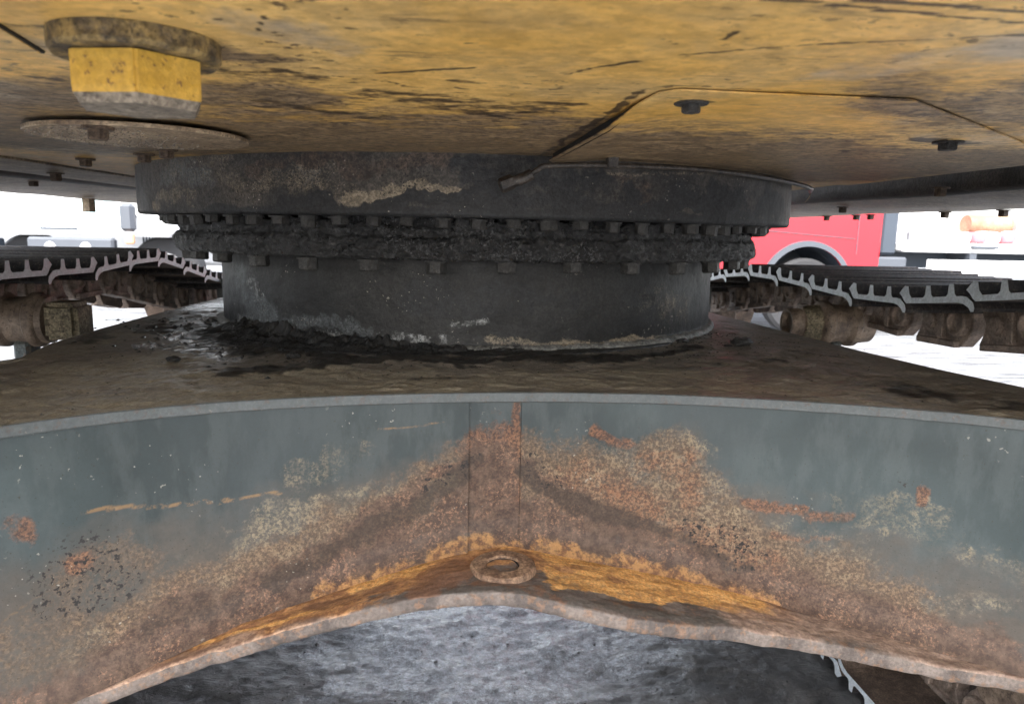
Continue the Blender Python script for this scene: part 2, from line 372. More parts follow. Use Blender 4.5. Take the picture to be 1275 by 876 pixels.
# ------------------------------------------------------------------ node helpers and materials
class G:
    def __init__(s, name):
        s.m = bpy.data.materials.new(name); s.m.use_nodes = True; s.t = s.m.node_tree; s.t.nodes.clear()
        s.o = s.t.nodes.new('ShaderNodeOutputMaterial'); s.p = s.t.nodes.new('ShaderNodeBsdfPrincipled')
        s.t.links.new(s.p.outputs[0], s.o.inputs[0]); s.tc = s.t.nodes.new('ShaderNodeTexCoord').outputs['Object']
    def put(s, sock, v):
        if isinstance(v, bpy.types.NodeSocket): s.t.links.new(v, sock)
        elif isinstance(v, (tuple, list)) and sock.type == 'RGBA': sock.default_value = (*v[:3], 1)
        else: sock.default_value = v
    def mp(s, sc=(1, 1, 1), rot=(0, 0, 0), off=(0, 0, 0), vec=None):
        n = s.t.nodes.new('ShaderNodeMapping'); s.put(n.inputs[0], vec or s.tc)
        n.inputs['Scale'].default_value = sc; n.inputs['Rotation'].default_value = rot; n.inputs['Location'].default_value = off
        return n.outputs[0]
    def noise(s, scale, detail=6, rough=.6, dist=0, vec=None):
        n = s.t.nodes.new('ShaderNodeTexNoise'); s.put(n.inputs['Vector'], vec or s.tc)
        n.inputs['Scale'].default_value = scale; n.inputs['Detail'].default_value = detail
        n.inputs['Roughness'].default_value = rough; n.inputs['Distortion'].default_value = dist
        return n.outputs[0]
    def vor(s, scale, vec=None, feat='F1', out=0):
        n = s.t.nodes.new('ShaderNodeTexVoronoi'); n.feature = feat; s.put(n.inputs['Vector'], vec or s.tc); n.inputs['Scale'].default_value = scale
        return n.outputs[out]
    def ma(s, op, a, b=0.0, c=0.0, clamp=False):
        n = s.t.nodes.new('ShaderNodeMath'); n.operation = op; n.use_clamp = clamp
        s.put(n.inputs[0], a); s.put(n.inputs[1], b)
        if op in ('MULTIPLY_ADD', 'COMPARE'): s.put(n.inputs[2], c)
        return n.outputs[0]
    def ss(s, x, lo, hi, a=0.0, b=1.0):
        n = s.t.nodes.new('ShaderNodeMapRange'); n.interpolation_type = 'SMOOTHSTEP'
        s.put(n.inputs[0], x); n.inputs[1].default_value = lo; n.inputs[2].default_value = hi; n.inputs[3].default_value = a; n.inputs[4].default_value = b
        return n.outputs[0]
    def mix(s, f, a, b):
        n = s.t.nodes.new('ShaderNodeMix'); n.data_type = 'RGBA'; s.put(n.inputs[0], f); s.put(n.inputs[6], a); s.put(n.inputs[7], b); return n.outputs[2]
    def mixf(s, f, a, b):
        n = s.t.nodes.new('ShaderNodeMix'); s.put(n.inputs[0], f); s.put(n.inputs[2], a); s.put(n.inputs[3], b); return n.outputs[0]
    def at(s, name):
        n = s.t.nodes.new('ShaderNodeAttribute'); n.attribute_name = 'm_'+name; return n.outputs['Fac']
    def lay(s, attr, ns, k, sharp=6.0):
        """stain edge: painted mask broken up by noise"""
        a = s.at(attr) if isinstance(attr, str) else attr
        x = s.ma('MULTIPLY_ADD', s.ma('SUBTRACT', ns, 0.5), k, a)
        r = s.ma('MULTIPLY_ADD', s.ma('SUBTRACT', x, 0.5), sharp, 0.5, clamp=True)
        return s.ma('MULTIPLY', r, s.ss(a, 0.02, 0.2))
    def sep(s):
        n = s.t.nodes.new('ShaderNodeSeparateXYZ'); s.put(n.inputs[0], s.tc); return n.outputs
    def geo_sep(s):
        g = s.t.nodes.new('ShaderNodeNewGeometry'); n = s.t.nodes.new('ShaderNodeSeparateXYZ'); s.put(n.inputs[0], g.outputs['Position']); return n.outputs
    def rnd(s): return s.t.nodes.new('ShaderNodeObjectInfo').outputs['Random']
    def done(s, col, rough=.6, metal=0.0, bumps=(), spec=.5, coat=0, grit=.35, gs=230, gsc=(1, 1, 1), gm=None):
        if grit:
            n1 = s.noise(gs, 3, .6, vec=s.mp(gsc, off=(1.3, 2.1, .7))); n2 = s.noise(gs*.37, 5, .7, vec=s.mp(gsc, off=(4.1, .3, 1.7)))
            m = s.t.nodes.new('ShaderNodeMix'); m.data_type = 'RGBA'; m.blend_type = 'MULTIPLY'; s.put(m.inputs[0], 1.0 if gm is None else gm)
            g1 = s.ma('MULTIPLY', s.ss(n1, .40, .60, 1-grit, 1+grit*.7), s.ss(n2, .40, .60, 1-grit*.7, 1+grit*.5))
            cc = s.t.nodes.new('ShaderNodeCombineXYZ')
            for i in range(3): s.t.links.new(g1, cc.inputs[i])
            s.put(m.inputs[6], col); s.t.links.new(cc.outputs[0], m.inputs[7]); col = m.outputs[2]
        s.put(s.p.inputs['Base Color'], col); s.put(s.p.inputs['Roughness'], rough); s.put(s.p.inputs['Metallic'], metal)
        s.put(s.p.inputs['Specular IOR Level'], spec)
        s.p.inputs['Coat Weight'].default_value = coat; s.p.inputs['Coat Roughness'].default_value = .12
        nrm = None
        for h, d, st in bumps:
            b = s.t.nodes.new('ShaderNodeBump'); s.put(b.inputs['Height'], h); b.inputs['Distance'].default_value = d; b.inputs['Strength'].default_value = st
            if nrm: s.t.links.new(nrm, b.inputs['Normal'])
            nrm = b.outputs[0]
        if nrm:
            s.t.links.new(nrm, s.p.inputs['Normal'])
            if coat: s.t.links.new(nrm, s.p.inputs['Coat Normal'])
        return s.m

def mat_frame():
    g = G('frame_paint')
    f1 = g.noise(9, 5, .6); f2 = g.noise(60, 6, .7); f3 = g.noise(220, 4, .75); st = g.noise(30, 5, .65, vec=g.mp((1, 1, .35))); big = g.noise(4, 3, .5, .6)
    col = g.mix(g.ss(big, .35, .65), (.029, .043, .044), (.056, .075, .077))
    col = g.mix(g.ma('MULTIPLY', g.ma('MULTIPLY', g.at('d'), g.ss(st, .35, .6, .65, 1)), .95), col, (.016, .025, .026))  # dark teal paint plus painted shade below the overhang
    col = g.mix(g.ma('MULTIPLY', g.ss(st, .42, .62), .35), col, (.085, .10, .10)); col = g.mix(g.ma('MULTIPLY', g.ss(g.noise(3.3, 5, .6, .8, vec=g.mp(off=(2, 5, 3))), .48, .62), .5), col, (.034, .045, .048))
    # grey-brown film
    g1 = g.lay('g', g.noise(14, 6, .65), 1.1, 1.5)
    col = g.mix(g.ma('MULTIPLY', g1, .85), col, g.mix(f2, (.060, .050, .042), (.115, .095, .076)))
    # pale flaking deposits
    tn = g.ma('MULTIPLY_ADD', g.noise(150, 6, .75), .55, g.ma('MULTIPLY', g.noise(22, 6, .65), .45))
    tt_ = g.lay('t', tn, 2.6, 1.8)
    col = g.mix(g.ma('MULTIPLY', tt_, .8), col, g.mix(g.ss(f3, .44, .58), (.092, .060, .040), (.205, .135, .080)))
    pn = g.ma('MULTIPLY_ADD', g.noise(120, 7, .8, .3), .6, g.ma('MULTIPLY', g.noise(30, 6, .7, .5), .4))
    p = g.ma('MULTIPLY', g.lay('p', pn, 3.0, 2.4), g.ss(g.noise(13, 7, .72, .6), .42, .64, .04, .75))
    col = g.mix(g.ma('MULTIPLY', p, g.ss(f3, .43, .56, .1, .9)), col, g.mix(f2, (.20, .155, .098), (.38, .305, .20)))
    # red then dark rust
    r2 = g.lay('o', g.ma('MULTIPLY_ADD', g.noise(130, 6, .78), .55, g.ma('MULTIPLY', g.noise(24, 6, .7), .45)), 2.8, 2)
    rc = g.mix(g.ss(f3, .44, .56), (.085, .040, .026), g.mix(f1, (.21, .085, .040), (.28, .14, .075)))
    col = g.mix(g.ma('MULTIPLY', r2, .68), col, rc)
    r1 = g.lay('r', g.ma('MULTIPLY_ADD', g.noise(110, 6, .75), .4, g.ma('MULTIPLY', g.noise(18, 6, .65), .6)), 2.4, 1.9)
    dc = g.mix(g.ss(f2, .38, .64), (.068, .041, .030), (.124, .080, .056))
    dc = g.mix(g.ma('MULTIPLY', g.ma('MULTIPLY', g.ss(f3, .52, .6), g.ss(g.noise(20, 4, .6), .42, .6)), .75), dc, (.28, .155, .095))
    col = g.mix(g.ma('MULTIPLY', r1, .9), col, dc)
    yy = g.lay('y', g.ma('MULTIPLY_ADD', g.noise(120, 6, .78), .6, g.ma('MULTIPLY', g.noise(30, 6, .7), .4)), 2.6, 1.8)
    col = g.mix(g.ma('MULTIPLY', yy, .65), col, g.mix(g.ss(f2, .42, .58), (.26, .12, .05), (.50, .26, .09)))
    nb = g.lay('n', g.noise(40, 6, .7), 1.5, 2)
    col = g.mix(g.ma('MULTIPLY', nb, .75), col, (.045, .032, .024))
    # black pits and bright chips
    k = g.ma('MULTIPLY', g.ss(g.at('k'), .1, .5), g.ss(g.noise(150, 3, .6), .56, .62))
    col = g.mix(k, col, (.018, .016, .015))
    pit = g.ss(g.noise(330, 2, .5), .68, .72)
    col = g.mix(g.ma('MULTIPLY', pit, .7), col, (.03, .025, .02))
    chip = g.ma('MULTIPLY', g.ma('MULTIPLY', g.ss(g.noise(160, 2, .5, vec=g.mp((1, 1, 1), off=(3, 1, 7))), .69, .73), .6), g.ss(g.noise(9, 4, .6), .52, .66))
    col = g.mix(chip, col, (.4, .38, .32))
    sc = g.ma('MULTIPLY', g.ma('MULTIPLY', g.ss(g.at('s'), .2, .8), g.ss(f2, .42, .58)), .75)
    col = g.mix(sc, col, (.24, .14, .06))
    al = g.ma('MAXIMUM', g.ma('MAXIMUM', r1, r2), g.ma('MAXIMUM', g.ma('MAXIMUM', p, tt_), g1))
    h = g.ma('ADD', g.ma('MULTIPLY', f3, al), g.ma('MULTIPLY', f2, g.ma('MULTIPLY', al, 1.4)))
    return g.done(col, g.ma('MULTIPLY_ADD', al, .33, g.ma('MULTIPLY_ADD', f1, .22, .30)), 0, grit=.30, gs=300, gm=g.ma('MULTIPLY_ADD', g.ma('MAXIMUM', p, g.ma('MAXIMUM', r2, tt_)), .4, g.ma('MULTIPLY_ADD', r1, .2, .10)), bumps= [(h, .0008, .5), (g.noise(5, 3, .5), .01, .12), (f2, .0006, .3)], spec=.45)

def mat_flange():
    g = G('flange_rust')
    f1 = g.noise(16, 6, .65); f2 = g.noise(70, 7, .7); f3 = g.noise(260, 4, .75); sk = g.noise(22, 7, .7, vec=g.mp((1, 3.4, 3), rot=(0, 0, 0)))
    col = g.mix(g.ss(f1, .4, .6), (.092, .074, .065), (.175, .142, .122)); col = g.mix(g.ma('MULTIPLY', g.ss(f2, .52, .6), .5), col, (.26, .14, .075))
    col = g.mix(g.ma('MULTIPLY', g.lay('g', f1, 1.4, 3), .75), col, (.095, .085, .075))
    o = g.lay('o', sk, 2.0, 3.5)
    col = g.mix(g.ma('MULTIPLY', o, .95), col, g.mix(g.ss(f2, .42, .58), (.26, .12, .055), (.50, .26, .11)))
    y = g.lay('y', sk, 2.2, 4)
    col = g.mix(g.ma('MULTIPLY', y, g.ss(f2, .35, .55, .4, 1)), col, g.mix(g.ss(f3, .4, .6), (.58, .27, .075), (.82, .48, .18)))
    col = g.mix(g.ma('MULTIPLY', g.lay('t', f1, 1.6, 2), .8), col, g.mix(g.ss(f2, .4, .6), (.24, .155, .115), (.40, .28, .21)))
    col = g.mix(g.ma('MULTIPLY', g.lay('r', f2, 1.6, 3), .8), col, g.mix(f3, (.13, .07, .05), (.26, .13, .07)))
    col = g.mix(g.ma('MULTIPLY', g.ss(f3, .6, .68), .5), col, (.06, .04, .03))
    return g.done(col, g.ma('MULTIPLY_ADD', f2, .3, .42), 0, [(f3, .001, .5), (f2, .002, .6), (sk, .004, .5)], spec=.4, grit=.16)

def mat_edge():
    g = G('worn_plate_edge')
    f1 = g.noise(12, 5, .6); f2 = g.noise(90, 6, .75); f3 = g.noise(260, 3, .7)
    col = g.mix(f1, (.060, .070, .073), (.095, .105, .105))
    col = g.mix(g.ma('MULTIPLY', g.ss(f2, .54, .62), .65), col, (.085, .062, .05))
    col = g.mix(g.ma('MULTIPLY', g.ss(f3, .64, .68), .4), col, (.24, .22, .18))
    return g.done(col, .45, 0, [(f2, .001, .5)], grit=.10)

def mat_deck():
    g = G('deck_grime')
    f0 = g.noise(3.2, 4, .55, .5); f1 = g.noise(11, 7, .7, .3); f2 = g.noise(55, 7, .72); f3 = g.noise(240, 4, .75); sk = g.noise(20, 6, .7, .4, vec=g.mp((1, 2.4, 1)))
    col = g.mix(g.ss(f1, .38, .62), (.14, .122, .10), (.25, .215, .175))
    t = g.lay('t', sk, 2.2, 3)
    col = g.mix(g.ma('MULTIPLY', t, .85), col, g.mix(g.ss(f2, .35, .65), (.22, .19, .14), (.36, .315, .235)))
    col = g.mix(g.ma('MULTIPLY', g.ss(f2, .53, .66), .6), col, (.03, .026, .022))
    b = g.lay('b', f1, 2.2, 4)
    col = g.mix(g.ma('MULTIPLY', b, .93), col, g.mix(f2, (.010, .0095, .009), (.026, .023, .021)))
    w = g.lay('w', g.noise(34, 7, .72, .6, vec=g.mp((1, 2, 1))), 2.6, 8)
    col = g.mix(g.ma('MULTIPLY', w, .75), col, (.26, .27, .29))
    ft = g.ma('MULTIPLY', g.ss(f3, .64, .7), .5); col = g.mix(ft, col, (.2, .17, .13))
    ro = g.mixf(w, g.ma('MULTIPLY_ADD', f1, .5, .16), .14)
    return g.done(col, ro, 0, [(f1, .006, .5), (f2, .004, .7), (f3, .0012, .6)], spec=.5, grit=.16)

def mat_ring(name, base, drum=False):
    g = G(name)
    f0 = g.noise(5, 5, .6, .4); f1 = g.noise(18, 7, .7); f2 = g.noise(80, 7, .72); f3 = g.noise(300, 3, .7)
    col = g.mix(g.ss(f0, .38, .62), base[0], base[1])
    col = g.mix(g.ma('MULTIPLY', g.lay('u', f1, 1.8, 3), .65), col, g.mix(f2, (.075, .085, .09), (.13, .14, .145)))
    col = g.mix(g.ma('MULTIPLY', g.lay('r', f1, 2.0, 3), .75), col, g.mix(g.ss(f2, .4, .62), (.042, .028, .022), (.10, .068, .048)))
    col = g.mix(g.ma('MULTIPLY', g.lay('t', g.ma('MULTIPLY_ADD', f3, .5, g.ma('MULTIPLY', f1, .5)), 3.2, 3), .8), col, g.mix(f3, (.20, .16, .11), (.33, .27, .19)))
    col = g.mix(g.lay('b', f1, 1.6, 7), col, g.mix(f2, (.010, .011, .012), (.024, .024, .026)))
    w = g.lay('w', g.noise(150, 8, .8, .6), 4.5, 5)
    w = g.ma('MULTIPLY', w, g.ss(g.noise(34, 6, .75), .44, .6))
    col = g.mix(g.ma('MULTIPLY', w, .8), col, (.34, .345, .34))
    col = g.mix(g.ma('MULTIPLY', g.ss(f3, .56, .60), g.ss(f1, .42, .55, .25, 1)), col, (.012, .011, .011))
    cm = g.ma('MULTIPLY', g.ss(g.noise(200, 2, .5, vec=g.mp(off=(5, 2, 1))), .67, .7), g.ss(g.noise(13, 4, .6), .52, .64))
    col = g.mix(g.ma('MULTIPLY', cm, .9), col, (.34, .30, .25))
    return g.done(col, g.ma('MULTIPLY_ADD', f1, .4, .34), 0, [(f1, .003, .45), (f2, .0022, .7), (f3, .0008, .6)], spec=.45)

def mat_grease():
    g = G('black_grease')
    f1 = g.noise(48, 8, .78, .8, vec=g.mp((1, 1, 1.5))); f2 = g.noise(170, 6, .75); f3 = g.noise(15, 4, .6)
    col = g.mix(g.ss(f1, .44, .60), (.003, .003, .0035), (.036, .035, .037))
    col = g.mix(g.ma('MULTIPLY', g.ma('MULTIPLY', g.ss(f2, .52, .60), g.ss(g.noise(11, 5, .65), .42, .56)), .8), col, (.16, .16, .165))  # grey mottling and pale specks paint silvery glints into the grease colour
    return g.done(col, g.ma('MULTIPLY_ADD', f3, .55, .0), 0, [(f1, .012, 1.0), (f2, .0035, 1.0)], spec=.8, grit=.3, coat=.35)

def mat_ceil():
    g = G('yellow_underside_paint')
    f0 = g.noise(2.6, 4, .55, .6); f1 = g.noise(9, 6, .65, .4); sk = g.noise(26, 8, .76, .3, vec=g.mp((.55, 1.3, 1))); f2 = g.noise(60, 6, .72, vec=g.mp((.6, 1.0, 1))); f3 = g.noise(135, 4, .7, vec=g.mp((.7, .8, 1)))
    col = g.mix(g.ss(f0, .3, .7), (.69, .395, .085), (.79, .51, .175))
    col = g.mix(g.ma('MULTIPLY', g.ss(f1, .42, .68), .4), col, (.42, .33, .19))
    col = g.mix(g.ma('MULTIPLY', g.lay('u', f1, 1.6, 2), .75), col, g.mix(f2, (.30, .27, .23), (.46, .41, .34)))  # grey grime patches; those at left also paint a glossy reflection
    t = g.lay('t', sk, 2.1, 2.2)
    tc = g.mix(g.ss(sk, .42, .58), (.14, .10, .066), (.33, .235, .14))
    col = g.mix(g.ma('MULTIPLY', t, .9), col, tc)
    k0 = g.ss(g.at('t'), .05, .6)
    spk = g.ma('MULTIPLY', g.ss(f3, .54, .60), g.ma('MULTIPLY_ADD', g.ma('MULTIPLY', k0, g.ss(f1, .4, .55)), .8, .10))
    col = g.mix(spk, col, (.065, .045, .032))
    sm = g.ma('MULTIPLY', g.ss(g.noise(9, 6, .7, .3, vec=g.mp((.7, 3.5, 1), off=(2, 3, 0))), .60, .68), .55)
    col = g.mix(sm, col, (.10, .068, .042))
    thin = g.ma('MULTIPLY', g.ss(g.noise(10, 4, .6, .8, vec=g.mp((.5, 9, 1), rot=(0, 0, .05), off=(7, 3, 0))), .63, .67), .6)
    col = g.mix(g.ma('MULTIPLY', thin, g.ss(f1, .45, .6)), col, (.11, .07, .045))
    dn = g.ss(g.noise(95, 5, .75, vec=g.mp((.7, .9, 1), off=(8, 2, 0))), .42, .6)
    col = g.mix(g.ma('MULTIPLY', g.ma('MULTIPLY', dn, .8), g.ma('MULTIPLY', k0, g.ss(sk, .38, .55))), col, (.075, .055, .04))
    pit = g.ma('MULTIPLY', g.ss(g.noise(85, 3, .6, vec=g.mp((.8, 1.1, 1), off=(1, 9, 0))), .62, .66), .8)
    col = g.mix(g.ma('MULTIPLY', pit, g.ss(f0, .42, .6)), col, (.07, .045, .03))
    k = g.lay('k', f2, 1.8, 4)
    col = g.mix(g.ma('MULTIPLY', k, .9), col, (.035, .024, .018))
    return g.done(col, g.ma('MULTIPLY_ADD', sk, .35, g.ma('MULTIPLY_ADD', k0, .08, .24)), 0, [(g.noise(5, 3, .5), .02, .22), (sk, .0035, .5), (f3, .0012, .6)], spec=.5, grit=.13, gs=120, gsc=(.6, .7, 1))

def mat_simple(name, a, b, scale=20, rough=.6, metal=0, bump=.002, spec=.5, c=None, thr=(.56, .64), rv=.25, grit=.3, coat=0):
    g = G(name)
    f1 = g.noise(scale, 6, .68); f2 = g.noise(scale*5, 5, .7)
    col = g.mix(g.ss(f1, .36, .64), a, b)
    if c: col = g.mix(g.ma('MULTIPLY', g.ss(f2, *thr), .8), col, c)
    return g.done(col, g.ma('MULTIPLY_ADD', f1, rv, rough-rv/2), metal, [(f1, bump*2, .5), (f2, bump, .6)], spec=spec, grit=grit, coat=coat)

def mat_ground():
    g = G('yard_ground')
    p = g.geo_sep()
    f0 = g.noise(1.1, 5, .6, .5); f1 = g.noise(7, 7, .7, .3); f2 = g.noise(45, 7, .72); f3 = g.noise(200, 4, .7); sk = g.noise(6, 7, .7, .5, vec=g.mp((.8, 1.6, 1)))
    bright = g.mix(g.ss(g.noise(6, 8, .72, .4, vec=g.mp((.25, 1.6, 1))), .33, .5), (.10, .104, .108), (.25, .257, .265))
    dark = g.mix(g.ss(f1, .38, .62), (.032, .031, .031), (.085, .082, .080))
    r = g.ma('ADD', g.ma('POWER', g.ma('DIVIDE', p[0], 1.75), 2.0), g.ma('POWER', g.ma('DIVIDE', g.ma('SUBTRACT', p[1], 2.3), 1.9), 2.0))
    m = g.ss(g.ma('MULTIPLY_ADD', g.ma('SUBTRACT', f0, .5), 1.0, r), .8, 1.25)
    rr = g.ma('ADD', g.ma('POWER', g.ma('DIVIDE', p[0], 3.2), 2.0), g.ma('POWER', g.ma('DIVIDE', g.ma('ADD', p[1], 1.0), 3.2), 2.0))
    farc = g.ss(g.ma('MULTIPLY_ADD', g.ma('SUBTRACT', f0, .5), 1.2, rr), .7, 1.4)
    bright = g.mix(farc, g.mix(f1, (.26, .265, .27), (.36, .365, .37)), g.mix(g.ss(g.noise(9, 8, .72, .4, vec=g.mp((.2, 1.4, 1))), .36, .54), (.06, .062, .066), (.175, .18, .187)))  # near ground kept paler than the yard, added to bounce light upward
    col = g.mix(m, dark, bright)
    wet = g.ss(g.ma('ADD', g.ma('MULTIPLY', g.at('wet'), .20), g.ma('MULTIPLY', g.noise(7, 8, .72, 1.0, vec=g.mp((.7, 1.7, 1))), .9)), .50, .66)
    ro = g.mixf(m, g.mixf(wet, g.ma('MULTIPLY_ADD', f1, .3, .30), g.ma('MULTIPLY_ADD', f2, .18, .0)), .85)
    col = g.mix(g.ma('MULTIPLY', wet, g.ma('MULTIPLY', g.ss(f2, .44, .58, .35, 1), g.ma('SUBTRACT', 1, m))), col, (.25, .265, .295))  # wet patches tinted pale blue-grey, painting the reflected sky into the colour
    return g.done(col, ro, 0, [(f1, .008, .4), (g.noise(26, 8, .7, .8, vec=g.mp((.8, 1.3, 1))), .010, .75), (f2, .004, .7), (f3, .001, .6)], spec=g.mixf(m, 1.0, .12), grit=.25)

M_frame = mat_frame(); M_flange = mat_flange(); M_edge = mat_edge(); M_deck = mat_deck()
M_ring = mat_ring('upper_ring_steel', ((.028, .026, .025), (.078, .066, .054)))
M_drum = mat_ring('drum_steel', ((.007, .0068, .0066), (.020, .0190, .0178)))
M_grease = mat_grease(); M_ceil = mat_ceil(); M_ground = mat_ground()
M_bolt = mat_simple('greasy_bolt_steel', (.008, .008, .008), (.024, .023, .022), 90, .5, 0, .004, .4, (.05, .048, .046))
M_bolt2 = mat_simple('rusty_bolt_steel', (.075, .05, .036), (.17, .12, .08), 90, .6, 0, .002, .4, (.05, .03, .02))
M_dirtyellow = mat_simple('plug_yellow_paint', (.58, .35, .05), (.68, .42, .08), 25, .45, 0, .002, .5, (.16, .08, .04), (.59, .64), grit=.1)
M_plugwash = mat_simple('plug_flange_grime', (.085, .068, .05), (.30, .215, .085), 55, .65, 0, .003, .4, (.05, .04, .03), (.54, .62))
M_plugface = mat_simple('plug_face_grime', (.17, .145, .12), (.28, .24, .19), 35, .6, 0, .002, .4, (.08, .06, .05))
M_link = mat_simple('track_link_rust', (.12, .090, .072), (.27, .205, .165), 28, .6, 0, .003, .4, (.06, .042, .032), grit=.15)
M_rail = mat_simple('polished_link_rail', (.10, .07, .055), (.2, .15, .12), 40, .45, .2, .001, .5)
M_shoe = mat_simple('shoe_top_steel', (.016, .014, .015), (.034, .03, .029), 25, .7, 0, .002, .25, (.09, .07, .055))
M_shoeend = mat_simple('worn_shoe_end_steel', (.54, .59, .64), (.66, .71, .76), 60, .42, .1, .0015, .5, (.2, .18, .18), (.62, .68), grit=.1)
M_roll = mat_simple('roller_rust', (.12, .088, .066), (.26, .195, .145), 22, .55, 0, .003, .4, (.06, .042, .034), grit=.12)
M_rollcap = mat_simple('roller_cap_dirt', (.13, .11, .07), (.27, .22, .145), 35, .7, 0, .006, .3, (.05, .04, .03), (.52, .6))
M_pipe = mat_simple('greasy_pipe', (.022, .018, .016), (.065, .053, .044), 60, .4, 0, .0008, .5, (.16, .14, .11), (.6, .66))
M_boss = mat_simple('boss_rust', (.17, .10, .065), (.34, .22, .14), 60, .65, 0, .002, .4, (.09, .05, .035))
M_darkbrown = mat_simple('shaded_rail_inner', (.05, .04, .032), (.12, .095, .075), 9, .5, 0, .004)  # dark brown paints the shadow on the inner rail wall
M_weld = mat_simple('weld_bead', (.10, .10, .095), (.22, .215, .20), 70, .5, 0, .002, .5, (.05, .045, .04))
M_black = mat_simple('dark_recess_tone', (.008, .008, .008), (.02, .018, .016), 20, .7)  # near-black tone, also painted in for shade in cover and rail gaps
M_rail2 = mat_simple('side_rail_dusty_paint', (.22, .155, .10), (.42, .32, .21), 9, .5, 0, .004, .5, (.10, .075, .05), (.55, .66))
M_tf = mat_simple('track_frame_paint', (.06, .075, .078), (.11, .105, .09), 8, .6, 0, .004, .4, (.12, .08, .05))
M_bolt3 = mat_simple('dirty_bolt_steel', (.022, .021, .020), (.060, .057, .054), 90, .45, 0, .003, .5, (.10, .095, .09))
M_shoein = mat_simple('shoe_inner_rust', (.06, .042, .032), (.14, .10, .075), 18, .6, 0, .003, .4)
M_mud = mat_simple('fibrous_black_mud', (.006, .006, .006), (.022, .02, .018), 70, .55, 0, .006, .4, (.045, .04, .035), (.6, .7), coat=.5)


# ------------------------------------------------------------------ shared curves of the lower frame (metres, z up from the ground)
CX, CY = 0.008, 1.887
DZ = 0.931                     # top face of the cross frame
CZ = 1.262                     # underside of the upper structure
def table(pts, sig):
    p = np.array(pts); xs = np.arange(-1.6, 1.7, .005); y = np.interp(xs, p[:, 0], p[:, 1])
    k = np.exp(-.5*(np.arange(-30, 31)*.005/sig)**2); k /= k.sum()
    return xs, np.convolve(np.pad(y, 30, 'edge'), k, 'valid')
T_edge = table([(-1.5, -.4), (-1.1, .12), (-.8, .50), (-.66, .655), (-.5, .783), (-.441, .832), (-.368, .872), (-.284, .907), (-.139, .943), (.021, .962), (.131, .966), (.297, .956), (.452, .922), (.547, .893), (.634, .862), (.691, .831), (.9, .68), (1.15, .42), (1.6, -.2)], .035)
T_zb = table([(-1.5, .54), (-.8, .56), (-.506, .578), (-.404, .597), (-.333, .62), (-.269, .639), (-.198, .655), (-.112, .677), (-.03, .700), (.04, .708), (.10, .702), (.19, .682), (.319, .66), (.442, .635), (.536, .615), (.585, .606), (.658, .599), (.736, .594), (.95, .575), (1.5, .55)], .034)
T_fl = table([(-1.5, -.44), (-1.1, .09), (-.8, .47), (-.6, .70), (-.497, .805), (-.386, .839), (-.27, .85), (-.138, .858), (-.033, .851), (.072, .836), (.215, .815), (.377, .836), (.443, .841), (.56, .838), (.725, .805), (.9, .66), (1.15, .40), (1.6, -.22)], .03)
E = lambda x: np.interp(x, *T_edge)
ZB = lambda x: np.interp(x, *T_zb)
FL = lambda x: np.interp(x, *T_fl)

# ------------------------------------------------------------------ ground: one sheet, fine under the machine, out to the horizon
def axis(lo, hi, step, far, k=1.22):
    a = list(np.arange(lo, hi+step/2, step)); s = step; v = a[-1]
    while v < far: s *= k; v += s; a.append(v)
    s = step; v = a[0]; b = []
    while v > -far: s *= k; v -= s; b.append(v)
    return np.array(b[::-1]+a)
gx, gy = axis(-1.0, 1.2, .0075, 600), axis(1.35, 2.75, .0075, 600)
X, Y = np.meshgrid(gx, gy, indexing='ij')
near = np.clip(1.6-np.hypot(X/3.2, (Y-1.6)/3.6), 0, 1)
h = (fbm(X*1.3, Y*2.6, o=4, seed=11)-.5)*.05+(fbm(X*8, Y*13, o=5, seed=12, g=.55)-.5)*.016+(fbm(X*50, Y*65, o=3, seed=14, g=.7)-.5)*.006
h += (np.abs(fbm(X*13, Y*20, o=4, seed=16)-.5))*-.012
h += (fbm(X*3+2, Y*4.5, o=4, seed=15)-.5)*.03*np.clip((Y-1.2)*3, 0, 1)
wet = np.clip(1.6*np.exp(-((X-.02)/.40)**2-((Y-2.05)/.28)**2)+1.3*np.exp(-((X-.05)/.36)**2-((Y-1.7)/.3)**2)+.5*np.exp(-((X-.5)/.2)**2-((Y-1.85)/.1)**2), 0, 1.5)
GH = (gx.copy(), gy.copy(), (h*near).copy())
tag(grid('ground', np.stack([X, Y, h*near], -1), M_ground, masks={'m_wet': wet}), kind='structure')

# ------------------------------------------------------------------ the excavator
EX = tag(empty('excavator', (0, 0, 0)), 'yellow crawler excavator seen from beneath, greasy slewing ring on a rusty grey cross frame', 'excavator')

# --- cross frame: top plate, web plates, bottom flange with a boss
t = np.linspace(0, 1, 230); u = np.linspace(0, 1, 400)
Lp = np.array([(-1.15, .07), (-1.0, .55), (-.82, .90), (-.70, 1.12), (-.748, 1.33), (-.756, 1.54), (-.754, 1.82), (-.73, 2.17), (-.72, 2.40), (-.8, 2.65), (-1.05, 3.1)])
Rp = np.array([(1.2, .36), (1.02, .66), (.87, .92), (.80, 1.16), (.765, 1.35), (.74, 1.55), (.71, 1.78), (.685, 1.97), (.67, 2.2), (.70, 2.4), (.80, 2.65), (1.05, 3.1)])
def arc(P, t):
    d = np.r_[0, np.cumsum(np.hypot(*np.diff(P, axis=0).T))]; d /= d[-1]
    return np.stack([np.interp(t, d, P[:, 0]), np.interp(t, d, P[:, 1])], -1)
tt = t**1.35
L_, R_ = arc(Lp, tt), arc(Rp, tt)
fx = np.linspace(Lp[0, 0], Rp[0, 0], 400); Fc = np.stack([fx, E(fx)], -1)
L_[0] = Fc[0]; R_[0] = Fc[-1]
